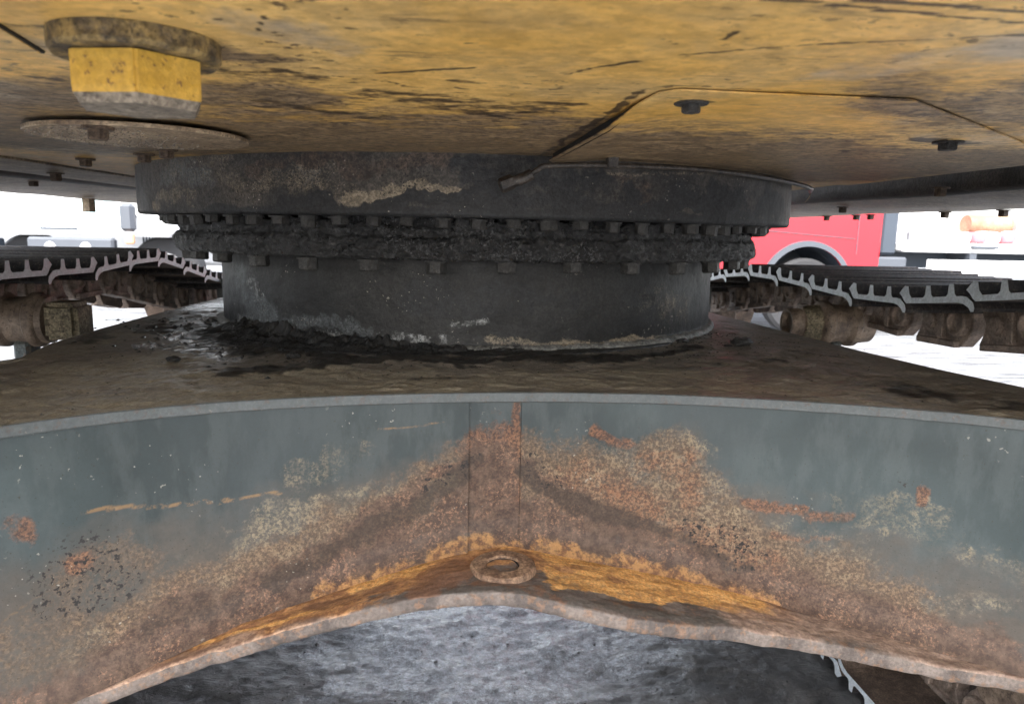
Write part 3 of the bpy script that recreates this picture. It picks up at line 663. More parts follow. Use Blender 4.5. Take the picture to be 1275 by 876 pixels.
bx = np.linspace(Lp[-1, 0], Rp[-1, 0], 400); Bc = np.stack([bx, 2*CY-E(bx)-.2], -1); Bc[0] = L_[-1]; Bc[-1] = R_[-1]
U_, T_ = u[:, None, None], tt[None, :, None]
P2 = (1-U_)*L_[None]+U_*R_[None]+(1-T_)*Fc[:, None]+T_*Bc[:, None]-((1-U_)*(1-T_)*Fc[0]+U_*(1-T_)*Fc[-1]+(1-U_)*T_*Bc[0]+U_*T_*Bc[-1])
x, y = P2[..., 0], P2[..., 1]
mk_ = paint(x, y, DECK, 'tbw', .02)
inner = np.minimum(1, np.minimum(t[None]*40, np.minimum(u, 1-u)[:, None]*60))
dz = ((fbm(x*20, y*30, seed=21)-.5)*.006+(fbm(x*70, y*90, o=3, seed=22)-.5)*.004)*inner+mk_['m_b']*(fbm(x*45, y*45, seed=23)-.25).clip(0)*.014*inner
frame = empty('cross_frame', parent=EX)
grid('top_plate', np.dstack([x, y, DZ+dz]), M_deck, frame, masks=mk_, flip=True)['label'] = 'oily brown top plate with black mud around the drum'
def strip(name, C2, z0, z1, mat, parent, nz=2, smooth=True, flip=False, masks=None):
    n = len(C2); z0 = np.broadcast_to(z0, n); z1 = np.broadcast_to(z1, n)
    w = np.linspace(0, 1, nz)
    P = np.zeros((n, nz, 3)); P[..., 0] = C2[:, None, 0]; P[..., 1] = C2[:, None, 1]; P[..., 2] = z0[:, None]*(1-w)+z1[:, None]*w
    return grid(name, P, mat, parent, smooth=smooth, flip=flip, masks=masks)
# rolled front edge of the top plate
n = 900; fx = np.linspace(-1.15, 1.2, n); prof = [(.0015, 0), (0, -.0015), (0, -.013), (.0015, -.0145), (.03, -.0145)]
P = np.zeros((n, len(prof), 3))
for j, (dy, dzz) in enumerate(prof):
    P[:, j, 0] = fx; P[:, j, 1] = E(fx)+dy+(fbm(fx*30, fx*0, seed=31)-.5)*.003*(j < 4); P[:, j, 2] = DZ+dzz
grid('plate_edge', P, M_edge, frame, smooth=False)
for nm, Cc in (('side_plate', L_), ('side_plate', R_), ('rear_web', Bc)):
    strip(nm, Cc, .58, DZ-.001, M_tf, frame)
# webs
def web(name, xa, xb, n, off, label=None):
    xs = np.linspace(xa, xb, n); nz = 74; w = np.linspace(0, 1, nz)
    x = np.broadcast_to(xs[:, None], (n, nz)); z0 = ZB(xs)[:, None]+.0; z = z0+(DZ-.013-z0)*w
    fil = .026*np.clip(1-(z-z0)/.038, 0, 1)**2.2           # fillet weld at the foot
    y = E(xs)[:, None]+.021+off-fil
    y = y+(fbm(x*5, z*5, seed=41)-.5)*.006
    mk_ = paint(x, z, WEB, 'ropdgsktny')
    al = np.maximum(mk_['m_r'], mk_['m_p']); y = y+(fbm(x*90, z*90, o=3, seed=42)-.5)*.0016*al
    o = grid(name, np.dstack([x, y, z]), M_frame, frame, masks=mk_, flip=False)
    if label: o['label'] = label
    return o
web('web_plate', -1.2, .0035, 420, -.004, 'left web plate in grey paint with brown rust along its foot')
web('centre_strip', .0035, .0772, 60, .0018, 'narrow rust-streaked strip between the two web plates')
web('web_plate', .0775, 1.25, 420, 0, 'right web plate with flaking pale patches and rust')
# bottom flange
n = 900; xs = np.linspace(-1.2, 1.25, n); nv = 60; w = np.linspace(0, 1, nv)
fe = FL(xs)+(fbm(xs*14, xs*0, seed=51)-.5)*.007+(fbm(xs*70, xs*0, seed=52)-.5)*.004
y0 = fe; y1 = E(xs)+.03
x = np.broadcast_to(xs[:, None], (n, nv)); y = y0[:, None]+(y1-y0)[:, None]*w
z = ZB(x)+(fbm(x*14, y*30, seed=53)-.5)*.006+(fbm(x*60, y*90, seed=54)-.5)*.0025
z = z-.003*np.exp(-w*nv/2.5)[None]
mk_ = paint(x, y, FLANGE, 'oyrgt', .01)
body = np.dstack([x, y, z]); th = .0185
front = np.zeros((n, 6, 3))
for j, (a, b) in enumerate([(.02, -th), (.002, -th), (-.001, -th+.002), (-.0012, -th*.6), (-.001, -th*.3), (0, -.002)]):
    front[:, j, 0] = xs; front[:, j, 1] = fe+a+(fbm(xs*40, xs*0+j*.7, seed=55)-.5)*.003; front[:, j, 2] = z[:, 0]+b
full = np.concatenate([front, body], 1)
mm = {k: np.concatenate([np.zeros((n, 6)), v], 1) for k, v in mk_.items()}
grid('bottom_flange', full, M_flange, frame, masks=mm, flip=False)['label'] = 'orange rusted bottom flange with a drain boss'
# underside plate
P = np.zeros((40, 12, 3)); xs = np.linspace(-1.0, 1.0, 40); w = np.linspace(0, 1, 12)
P[..., 0] = xs[:, None]*np.interp(w, [0, .5, 1], [1, .72, 1]); P[..., 1] = (FL(xs)+.02)[:, None]*(1-w)+(2*CY-FL(xs)-.22)[:, None]*w; P[..., 2] = (ZB(xs)-th)[:, None]*(1-w)+(ZB(xs)-th)[:, None]*w
grid('belly_plate', P, M_tf, frame)
# boss with a bored hole
bz = float(ZB(.05)); 
bo = lathe('drain_boss', [(.0, -.03), (.0205, -.03), (.0215, .0005), (.0240, .0030), (.030, .0035), (.0410, .0030), (.0435, .0008), (.0445, -.004), (.0465, -.012)], (.051, .906, bz+.001), M_boss, frame, 64, smooth=True)
bo.data.materials.append(M_black)
for fc in bo.data.polygons:
    if math.hypot(fc.center.x, fc.center.y) < .0205 or fc.center.z < -.013: fc.material_index = 1
for vv in bo.data.vertices:
    if vv.co.z > -.02: vv.co.z += .0016*(float(vnoise(np.array(vv.co.x*90+40), np.array(vv.co.y*90+40)))-.5); vv.co.x *= 1+.03*(float(vnoise(np.array(vv.co.x*60+9), np.array(vv.co.y*60+3)))-.5)

# --- drum, greasy band and upper ring (angle 0 faces the camera, + goes right)
def ringgrid(R, n, nz, z0, z1, a0=-pi, a1=pi):
    a = np.linspace(a0, a1, n); zz = np.linspace(z0, z1, nz)
    A, Z = np.meshgrid(a, zz, indexing='ij'); return A, Z
def cyl_pts(A, R, Z): return np.dstack([CX+R*np.sin(A), CY-R*np.cos(A), Z])
A, Z = ringgrid(.6, 900, 50, DZ-.005, 1.098)
mk_ = paint(np.degrees(A), Z, DRUM, 'tuwb', .01, ang=rad(1)*.6)
R = .6+(fbm(A*12, Z*20, seed=61)-.5)*.004+(fbm(A*60, Z*100, o=3, seed=62)-.5)*.0012+.012*np.clip(1-(Z-DZ)/.012, 0, 1)
drum = grid('swing_drum', cyl_pts(A, R, Z), M_drum, EX, masks=mk_, flip=True)
n = 1000; a = np.linspace(-pi, pi, n)
P = np.zeros((n, 7, 3))
for j in range(7):
    q = pi*.5*j/6; rr = .598+.017*sin(q)**1+(fbm(a*60, a*0, seed=63)-.5)*.004; zz = DZ-.002+.014*cos(q)+(fbm(a*45, a*0+3, seed=64)-.5)*.006
    P[:, j, 0] = CX+rr*np.sin(a); P[:, j, 1] = CY-rr*np.cos(a); P[:, j, 2] = zz
grid('weld_bead', P, M_weld, drum)
sr = empty('slewing_ring', parent=EX)
# bottom of the band to its top, coated in grease
n, m = 2200, 34; A, Z = ringgrid(1, n, m, 1.096, 1.154)
prof_r = np.interp(np.linspace(0, 1, m), [0, .06, .5, .6, .66, .95, 1], [.686, .692, .692, .690, .681, .678, .65])
s = np.linspace(0, 1, m)[None, :]
dr = (fbm(A*10, Z*30, o=3, seed=71)-.5)*.010+(fbm(A*42, Z*75, o=4, seed=72, g=.62)-.45)*.014+(fbm(A*160, Z*300, o=2, seed=73)-.5)*.004
dr = dr*np.interp(s, [0, .08, .9, 1], [.35, 1, 1, .4])
dzz = (fbm(A*50, Z*60, o=4, seed=74)-.5)*.007
lip = np.clip((fbm(A*9, A*0, o=3, seed=76)-.42)*5, 0, 1)+np.exp(-((np.degrees(A)-9)/8)**2)+np.exp(-((np.degrees(A)-27)/4)**2)
dzz = dzz+np.clip(lip, 0, 1)*.016*np.clip((s-.55)*3, 0, 1)*(.4+fbm(A*40, Z*30, o=3, seed=77)); dr = dr+np.clip(lip, 0, 1)*.014*np.clip((s-.6)*3, 0, 1)
band = grid('greasy_band', cyl_pts(A, prof_r[None]+dr, Z+dzz), M_grease, sr, flip=True)
band['label'] = 'outer race caked in lumpy black grease'
# flat underside ring of the band and the gap above it
def annulus(name, r0, r1, z, mat, parent, n=180, up=False):
    a = np.linspace(-pi, pi, n); P = np.zeros((n, 2, 3))
    for j, r in enumerate((r0, r1)): P[:, j, 0] = CX+r*np.sin(a); P[:, j, 1] = CY-r*np.cos(a); P[:, j, 2] = z
    return grid(name, P, mat, parent, smooth=False)
annulus('race_underside', .595, .690, 1.0975, M_grease, sr)
annulus('race_top', .60, .686, 1.1475, M_grease, sr)
A, Z = ringgrid(.655, 500, 6, 1.145, 1.168)
grid('inner_race', cyl_pts(A, .672+(fbm(A*70, Z*90, seed=75)-.5)*.01, Z), M_grease, sr, flip=True)
# upper ring
n, m = 1100, 44; A, Z = ringgrid(.762, n, m, 1.1665, CZ+.02)
mk_ = paint(np.degrees(A), Z, RINGTOP, 'turb', .016, ang=rad(1)*.777)
R = .762+(fbm(A*10, Z*14, seed=81)-.5)*.003+(fbm(A*90, Z*90, o=3, seed=82)-.5)*.0016-.004*np.clip(1-(Z-1.1665)/.004, 0, 1)
mk_['m_b'] = np.maximum(mk_['m_b'], np.clip(1.25-(Z-1.1665)/.020, 0, 1)*np.clip((np.degrees(A)+42)/8, 0, 1))
up = grid('upper_ring', cyl_pts(A, R, Z), M_ring, EX, masks=mk_, flip=True)
up['label'] = 'upper ring under the yellow plate with tan and black stains'
annulus('ring_underside', .62, .7585, 1.1668, M_black, up)
# bolts of both rows
def skewed(v, f, mat, n, hang):
    return proto('ring_bolt', v, f, mat)
bv, bf = hexhead(.0152, .0135, .0185, .0035); bmesh1 = proto('bolt', bv, bf, M_bolt3)
bv, bf = hexhead(.0175, .0165, .020, .0035); bmesh2 = proto('bolt', bv, bf, M_bolt3)
for i in range(78):
    a = rad(.66+i*360/78); r = .712
    if cos(a) < -.25: continue
    k = rng.uniform(.75, 1.1)
    link('bolt', bmesh1, sr, (CX+(r-.012*(rng.rand() < .3))*sin(a), CY-r*cos(a), 1.1665), (rng.normal()*.06, rng.normal()*.06, rng.uniform(0, 1)), (k, k, rng.uniform(.8, 1.25)))
for i in range(36):
    a = rad(-5.2+i*10); r = .668
    if cos(a) < -.25: continue
    link('bolt', bmesh2, sr, (CX+r*sin(a), CY-r*cos(a), 1.0965), (rng.normal()*.04, rng.normal()*.04, rng.uniform(0, 1)), (1, 1, rng.uniform(.9, 1.15)))

# --- grease pipe in front of the upper ring
pipe = tube('grease_pipe', [(.062, 1.083, 1.220), (.085, 1.082, 1.2275), (.100, 1.082, 1.237), (.118, 1.085, 1.2435), (.214, 1.103, 1.2475), (.354, 1.157, 1.2505), (.474, 1.229, 1.249), (.60, 1.345, 1.2465), (.685, 1.45, 1.244), (.745, 1.575, 1.245)], .0042, M_pipe, EX, 10)
tube('pipe_sleeve', [(.060, 1.083, 1.2185), (.078, 1.082, 1.2235), (.092, 1.082, 1.231)], .0082, M_pipe, pipe, 12)
v, f = hexhead(.0115, .020, 0, 0, .1); o = mk('pipe_nut', v, f, M_pipe, pipe, loc=(.0635, 1.083, 1.2195), bevel=.0008); o.rotation_euler = (rad(0), rad(68), rad(10))
box('pipe_clip', .205, .222, 1.093, 1.112, 1.243, 1.2615, M_pipe, pipe, bevel=.002)
tube('loose_wire', [(.755, 1.59, 1.246), (.745, 1.58, 1.232), (.735, 1.575, 1.222)], .0008, M_rail2, pipe, 5)

# --- underside of the upper structure
hull = empty('upper_structure', parent=EX)
x0, x1, ya, yb = -.832, .822, .05, 3.5
gy_ = np.r_[np.linspace(ya, .3, 30), np.linspace(.305, 1.6, 300), np.linspace(1.62, yb, 60)]
gx_ = np.linspace(x0, x1, 330)
X, Y = np.meshgrid(gx_, gy_, indexing='ij')
mk_ = paint(X, Y, CEIL, 'tuk', .012)
Zc = CZ+(fbm(X*3, Y*3, o=3, seed=91)-.5)*.004
mk0 = mk_
grid('belly_sheet', np.dstack([X, Y, Zc]), M_ceil, hull, masks=mk_, flip=True)['label'] = 'scratched yellow underside sheet browned with oil'
# bolted access cover right of the centre: rim wall plus face, hanging a little below the sheet
inn = []
for q in np.linspace(9.2, 66, 40): inn.append((CX+.771*sin(rad(q)), CY-.771*cos(rad(q))))
out = arc(np.array([(.118, 1.098), (.143, .64), (.150, .595), (.162, .580), (.358, .590), (.61, .80), (.818, .985), (.818, 1.55)]), np.linspace(0, 1, 260))
innr = arc(np.array(inn), np.linspace(0, 1, 260))
w = np.linspace(0, 1, 90)
P = out[:, None]*(1-w)[None, :, None]+innr[:, None]*w[None, :, None]
x, y = P[..., 0], P[..., 1]
drop = .0030+.008*np.exp(-((x-.13)/.05)**2)*np.clip((y-.6)/.15,0,1)
zc = CZ-drop-.004*w[None]*0
Pb = np.dstack([x, y, zc+(fbm(x*4, y*4, o=3, seed=92)-.5)*.002])
rim = Pb[:, :1].copy(); rim[..., 2] += .0013
full = np.concatenate([rim, Pb], 1); mk_ = paint(full[..., 0], full[..., 1], CEIL, 'tuk', .012)
cen = np.array([.5, 1.05]); o2 = cen+(out-cen)*.985
strip('cover_gap_shade', o2, CZ-.0105*np.exp(-((out[:, 0]-.13)/.05)**2)*np.clip((out[:, 1]-.6)/.15, 0, 1)-.0012, CZ+.001, M_black, hull)  # black strip painted in as the shade of the cover gap
cover = grid('access_cover', full, M_ceil, hull, masks=mk_, flip=True, smooth=False)
cover['label'] = 'bolted yellow access cover right of the pipe'
gap = [(a, b) for a, b in out[:110:6]]
def hexbolt(loc, r, h, wr, mat, parent, rz=.2):
    v, f = hexhead(r, h, wr, .0035)
    return mk('bolt', v, f, mat, parent, loc=loc, bevel=.0006)
hexbolt((.187, .628, CZ-.0015), .0085, .007, .0145, M_bolt3, cover)
hexbolt((.545, .822, CZ-.0015), .011, .008, .0165, M_bolt, cover)
# big drain plug at upper left
plug = empty('drain_plug', parent=hull)
c = (-.2065, .487)
v, f = lathe_data([(.0, .0), (.0475, 0), (.0485, -.002), (.0485, -.0115), (.047, -.014), (.0, -.014)], 64)
v = [(a*(1+.02*(vnoise(np.array(a*60.), np.array(b*60.))-.5)), b, d+(.0015*(float(vnoise(np.array(a*120.), np.array(b*120.)))-.5))) for a, b, d in v]
mk('plug_flange', v, f, M_plugwash, plug, loc=(*c, CZ+.001), smooth=False)
hx = []
R6 = .0405; rot = rad(-9)
for z, s in ((-.014, 1.0), (-.034, 1.0), (-.038, .985), (-.0435, .90)):
    for i in range(6): hx.append((R6*s*cos(rot+pi*i/3), R6*s*sin(rot+pi*i/3), z))
hf = [(l*6+i, l*6+(i+1) % 6, l*6+6+(i+1) % 6, l*6+6+i) for l in range(3) for i in range(6)]
mk('hex_head', hx[:18], hf[:12], M_dirtyellow, plug, loc=(*c, CZ), bevel=.0015, seg=2)
mk('head_face', hx[12:24], [(i, (i+1) % 6, 6+(i+1) % 6, 6+i) for i in range(6)]+[tuple(range(6, 12))], M_plugface, plug, loc=(*c, CZ))
# round inspection plate left
dc = (-.410, .965)
v, f = lathe_data([(.0, 0), (.126, 0), (.1265, .001), (.1265, .0045), (.125, .0052)], 96)
rp = mk('round_plate', [(a, b*1.0, -d) for a, b, d in [(p[0], p[1], .0095-p[2]) for p in v]], f, M_rail2, hull, loc=(*dc, CZ))
rp['label'] = 'thin gritty round inspection plate beside the drain plug'
gr = []; gf = []
for i in range(700):
    a, r = rng.uniform(0, 2*pi), .115*rng.uniform(0, 1)**.5; px_, py_ = r*cos(a)-.01, r*sin(a)
    if px_ > .03+rng.normal()*.02: continue
    s = rng.uniform(.0008, .0022); b = len(gr)
    gr += [(px_-s, py_, -.0095), (px_+s, py_, -.0095), (px_, py_+s*1.2, -.0095), (px_, py_, -.0095-s)]
    gf += [(b, b+1, b+3), (b+1, b+2, b+3), (b+2, b, b+3)]
g_ = mk('dried_grit', gr, gf, M_plugface, rp, loc=None); g_['kind'] = 'stuff'
for (bx_, by_) in ((-.41, .855), (-.468, 1.185), (-.70, 1.405), (-.54, 1.275)):
    hexbolt((bx_, by_, CZ-(.0095 if by_ < 1 else .0)), .0115, .011, .0165, M_bolt2, hull)
# slit of the next cover in the near left corner
tube('sheet_lap', [(-.262, .405, CZ-.001), (-.274, .465, CZ-.001), (-.287, .531, CZ-.0006)], .0016, M_black, hull, 6)
prism('lap_plate', [(-.70, .30), (-.262, .405), (-.286, .526), (-.70, .60)], 'z', CZ-.003, CZ-.0005, M_ceil, hull)
# side skirts and rails: left and right
for sgn in (-1, 1):
    xa = [.838, 1.055]
    xs_ = sorted((sgn*.838, sgn*1.055))
    if sgn < 0:
        box('inner_sheet', xs_[0], xs_[1], ya, yb, CZ-.004, CZ+.004, M_rail2, hull, bevel=.001)
    else:
        box('inner_sheet', xs_[0], xs_[1], ya, yb, CZ+.05, CZ+.058, M_black, hull, bevel=.001)  # blackened on this side to stand in for the shaded gap
    n = 160; ys = np.linspace(ya, yb, n); pr_ = [(1.072, CZ+.06), (1.075, CZ-.004), (1.12, CZ-.010), (1.30, CZ-.022), (1.455, CZ-.030), (1.50, CZ-.029), (1.512, CZ-.015), (1.512, CZ+.16)]
    P = np.zeros((n, len(pr_), 3))
    for j, (a, b) in enumerate(pr_):
        P[:, j, 0] = sgn*(a+(fbm(ys*2, ys*0+j, seed=95)-.5)*.012); P[:, j, 1] = ys; P[:, j, 2] = b+(fbm(ys*3, ys*0+j*.6, seed=96)-.5)*.012
    grid('rail_web', P[:, :3], M_darkbrown, hull, flip=(sgn > 0))
    rl = grid('side_rail', P[:, 2:], M_rail2, hull, flip=(sgn > 0))
    rl['label'] = 'dusty pressed side rail on the %s' % ('left' if sgn < 0 else 'right')
bm3v, bm3f = hexhead(.013, .016, .018, .003); bm3 = proto('bolt', bm3v, bm3f, M_bolt2)
for y_ in (1.95, 2.2, 2.62, 2.72, 2.95): link('bolt', bm3, hull, (1.475, y_, CZ-.030))
for y_ in (2.3, 3.1): link('bolt', bm3, hull, (1.2, y_, CZ-.018))
for (bx_, by_) in ((-.94, 1.36), (-.94, 1.75), (-1.16, 2.05), (.99, 1.5)): link('bolt', bm3, hull, (bx_, by_, CZ-.006))
v, f = hexhead(.024, .05, .0, .003, .05); mk('rubber_stop', v, f, M_rail2, hull, loc=(-1.42, 2.85, CZ-.030))
box('hull_block', -1.505, 1.505, ya+.01, yb, CZ+.14, CZ+1.0, M_dirtyellow, hull, bevel=.01)
box('rear_beam', -1.06, 1.06, yb-.03, yb+.01, CZ-.002, CZ+.16, M_rail2, hull)
box('front_beam', -1.06, 1.06, ya-.02, ya+.0, CZ-.002, CZ+.16, M_ceil, hull)

# --- crawler tracks
def loop_path(top):
    r = .43; zc = .47; pts = [tuple(p) for p in top]
    yr, yf = 3.42, -.95
    a0 = math.atan2(top[-1][1]-zc, top[-1][0]-yr)
    for a in np.linspace(min(a0, rad(80)), rad(-90), 26): pts.append((yr+r*cos(a), zc+r*sin(a)))
    pts += [(yf, zc-r)]
    for a in np.linspace(rad(-90), rad(-268), 26)[1:]: pts.append((yf+r*cos(a), zc+r*sin(a)))
    p = np.array(pts+[pts[0]]); d = np.r_[0, np.cumsum(np.hypot(*np.diff(p, axis=0).T))]
    ss = np.arange(0, d[-1], .01); q = np.stack([np.interp(ss, d, p[:, 0]), np.interp(ss, d, p[:, 1])], -1)
    k = np.exp(-.5*(np.arange(-12, 13)/5)**2); k /= k.sum()
    q = np.stack([np.convolve(np.r_[q[-12:, i], q[:, i], q[:12, i]], k, 'valid') for i in (0, 1)], -1)
    return q
def shoe_profile():
    # s runs from the near lip (low) to the far hook, z is outward from the plate
    def gr(c, h, w=.0085, b=.012): return [(c-b-.004, .012), (c-w-.002, .017), (c-w*.80, h), (c+w*.80, h), (c+w+.002, .017), (c+b+.004, .012)]
    top = [(-.018, -.013), (-.014, -.002), (.004, .010), (.018, .012)]+gr(.050, .037)+gr(.122, .037)+[(.178, .012), (.186, .021), (.190, .038), (.203, .040), (.214, .031), (.222, .024), (.212, .016)]
    bot = [(.204, .006), (.196, 0), (.03, -.001), (.014, -.004), (0, -.011), (-.008, -.020), (-.016, -.020)]
    return top+bot
PR = shoe_profile(); nP = len(PR)
v = []; 
for xx in (-.30, .30):
    for s_, z_ in PR: v.append((xx, s_-.108, z_))
cap = [tuple(range(nP)), tuple(range(2*nP-1, nP-1, -1))]
side = [(i, i+nP, (i+1) % nP+nP, (i+1) % nP) for i in range(nP)]
o = mk('shoe_src', v, cap+side, [M_shoe, M_shoeend, M_shoein]); shoe_me = o.data
bm = bmesh.new(); bm.from_mesh(shoe_me); bmesh.ops.recalc_face_normals(bm, faces=bm.faces)
bm.faces.ensure_lookup_table()
for fc in bm.faces:
    if len(fc.verts) > 6: fc.material_index = 1
    elif fc.normal.z < -.5: fc.material_index = 2
bmesh.ops.triangulate(bm, faces=[fc for fc in bm.faces if len(fc.verts) > 6])
bm.to_mesh(shoe_me); bm.free(); bpy.data.objects.remove(o)
def link_plate(v, f, xa, xb, face):
    P = [(-.112, -.010), (-.112, -.060), (-.098, -.080), (-.074, -.104), (.070, -.106), (.090, -.094), (.078, -.072), (.070, -.046), (.082, -.022), (.082, -.004), (.05, .0), (-.05, .0), (-.09, -.002)]
    n = len(P); b = len(v)
    for xx in (xa, xb):
        for s_, z_ in P: v.append((xx, s_, z_))
    f.append(tuple(b+i for i in range(n))); f.append(tuple(b+2*n-1-i for i in range(n)))
    f += [(b+i, b+i+n, b+(i+1) % n+n, b+(i+1) % n) for i in range(n)]
    # pin boss, inner rib and bolt pocket on the outward faces of the link
    x0 = xa if face < 0 else xb
    for (cy_, cz_, prof) in ((-.070, -.046, ((.034, 0), (.033, .016), (.025, .018), (.022, .008), (.0, .008))), (.038, -.048, ((.022, 0), (.020, .008), (.0, .008)))):
        b = len(v); k = 18
        for r_, h_ in prof:
            for i in range(k): v.append((x0+face*h_, cy_+r_*cos(2*pi*i/k), cz_+r_*sin(2*pi*i/k)))
        for l in range(len(prof)-1): f += [(b+l*k+i, b+l*k+(i+1) % k, b+(l+1)*k+(i+1) % k, b+(l+1)*k+i) for i in range(k)]
    for (ya_, yb_, za_, zb_, hh) in ((-.072, .072, -.106, -.090, .013), (-.022, -.004, -.090, -.006, .012), (-.004, .072, -.016, -.004, .010)):
        b = len(v); xo = x0+face*hh
        for xx in (x0-face*.002, xo):
            for q in ((ya_, za_), (yb_, za_), (yb_, zb_), (ya_, zb_)): v.append((xx, *q))
        f += [(b+4, b+5, b+6, b+7)]+[(b+i, b+(i+1) % 4, b+(i+1) % 4+4, b+i+4) for i in range(4)]
v, f = [], []
link_plate(v, f, -.12, -.085, -1); link_plate(v, f, .085, .12, 1)
b = len(v); k = 14
for xx in (-.085, .085):
    for i in range(k): v.append((xx, -.070+.024*cos(2*pi*i/k), -.040+.024*sin(2*pi*i/k)))
f += [(b+i, b+(i+1) % k, b+k+(i+1) % k, b+k+i) for i in range(k)]
link_me = proto('track_link', v, f, M_link, bevel=.002)
def swing(o, th=rad(1.5)):
    # the lower frame stands 1.5 degrees turned against the upper structure
    c_, s_ = cos(th), sin(th); l = o.location.copy(); dx, dy = l.x-.008, l.y-CY
    o.location = (.008+c_*dx-s_*dy, CY+s_*dx+c_*dy, l.z); o.rotation_euler.z += th
    return o
def track(name, sgn, top, xin, ybound, label):
    tr = empty(name, parent=EX); tr['label'] = label
    q = loop_path(top); n = len(q); xc = sgn*(xin+.30)
    d = np.r_[0, np.cumsum(np.hypot(*np.diff(np.vstack([q, q[:1]]), axis=0).T))]; Ltot = d[-1]
    N = int(round(Ltot/.2155)); pit = Ltot/N
    qq = np.vstack([q, q[:1]])
    k0 = np.argmin(np.abs(qq[:, 1]-9)) if 0 else np.argmin(np.abs(qq[:, 0]-ybound)+(qq[:, 1] < .8)*9)
    phase = (d[k0]+pit/2) % pit
    for i in range(N):
        s = (phase+i*pit) % Ltot
        f_ = lambda s: np.array([np.interp(s % Ltot, d, qq[:, 0]), np.interp(s % Ltot, d, qq[:, 1])])
        a_, b_ = f_(s-pit*.48), f_(s+pit*.48); m_ = (a_+b_)/2; dr_ = b_-a_; ang = math.atan2(dr_[1], dr_[0])
        jx = rng.normal()*.0018
        link('track_shoe', shoe_me, tr, (xc+jx, m_[0], m_[1]), (ang, 0, 0))
        link('track_link', link_me, tr, (xc, m_[0], m_[1]-0.0*cos(ang)), (ang, 0, 0))
    return swing(tr)
LT = [(-.95, .90), (-.5, .985), (.4, 1.05), (1.1, 1.04), (1.57, 1.028), (1.77, 1.024), (1.97, 1.016), (2.18, 1.027), (2.38, 1.036), (2.6, .995), (2.81, .951), (3.03, .909), (3.3, .882)]
RT = [(-.95, .90), (-.5, .99), (.3, 1.06), (.9, 1.075), (1.22, 1.05), (1.304, 1.034), (1.518, 1.004), (1.755, .992), (2.0, 1.002), (2.225, 1.012), (2.45, 1.012), (2.7, .985), (2.95, .94), (3.25, .89)]
track('crawler_track', -1, LT, .967, 1.771, 'left crawler track with pale worn grouser ends')
track('crawler_track', 1, RT, .983, 1.999, 'right crawler track passing the red lorry')
# track frames, idlers, sprockets, carrier rollers
UF = empty('running_gear', parent=EX); swing(UF)
for sgn in (-1, 1):
    xc = sgn*1.275
    tf = prism('track_frame', [(-.7, .30), (-.7, .52), (-.2, .60), (2.8, .60), (3.1, .52), (3.1, .30)], 'x', xc-.17, xc+.17, M_tf, EX, bevel=.01); swing(tf)
    lathe('idler_wheel', [(.05, -.09), (.36, -.09), (.385, -.06), (.345, -.045), (.345, .045), (.385, .06), (.36, .09), (.05, .09)], (xc, -.95, .47), M_link, UF, 40, 'x')
    sp = []
    for i in range(44): sp.append((3.42+(.345 if i % 2 else .30)*cos(2*pi*i/44), .47+(.345 if i % 2 else .30)*sin(2*pi*i/44)))
    prism('drive_sprocket', sp, 'x', xc-.035, xc+.035, M_link, UF, bevel=.004)
    for j in range(8):
        lathe('track_roller', [(.03, -.14), (.10, -.14), (.10, -.08), (.08, -.07), (.08, .07), (.10, .08), (.10, .14), (.03, .14)], (xc, -.45+j*.44, .235), M_roll, UF, 20, 'x')
def carrier(sgn, xin, y, z, hollow):
    r = empty('carrier_roller', parent=EX); swing(r)
    s = sgn
    lathe('roller_body', [(.02, s*.09), (.052, s*.09), (.064, s*.098), (.068, s*.104), (.068, s*.118), (.060, s*.124), (.056, s*.15), (.057, s*.172), (.062, s*.178), (.068, s*.184), (.068, s*.200), (.060, s*.207), (.055, s*.25), (.03, s*.25)], (s*xin, y, z), M_roll, r, 40, 'x', smooth=True)
    if hollow:
        lathe('end_cap', [(.0, s*.018), (.030, s*.014), (.034, s*.0), (.041, s*-.002), (.044, s*.003), (.044, s*.036), (.050, s*.04)], (s*xin, y, z), M_roll, r, 32, 'x', smooth=True)
        n, m = 40, 12; A_, H_ = np.meshgrid(np.linspace(0, 2*pi, n), np.linspace(.034, .092, m), indexing='ij')
        rr = .049+(fbm(np.cos(A_)*2+5, np.sin(A_)*2+H_*30, seed=7)-.4)*.022
        rr[:, 0] = .03; rr[-1] = rr[0]
        grid('caked_hub', np.dstack([s*xin+s*H_, y+rr*np.cos(A_), z+rr*np.sin(A_)]), M_rollcap, r)
    else:
        h = .048; box('bracket_block', *sorted((s*xin, s*(xin+.085))), y-h, y+h, z-.046, z+.046, M_rollcap, r, bevel=.012, seg=2)
        lathe('block_collar', [(.0, s*.08), (.058, s*.08), (.060, s*.094), (.02, s*.096)], (s*xin, y, z), M_roll, r, 28, 'x')
    box('roller_post', *sorted((s*(xin+.125), s*(xin+.165))), y-.03, y+.03, .585, z-.05, M_tf, r, bevel=.008)
    return r
carrier(-1, .955, 1.885, .905, False)
carrier(1, .955, 2.062, .893, True)
carrier(-1, .965, .55, .905, False); carrier(1, .965, .55, .905, True)

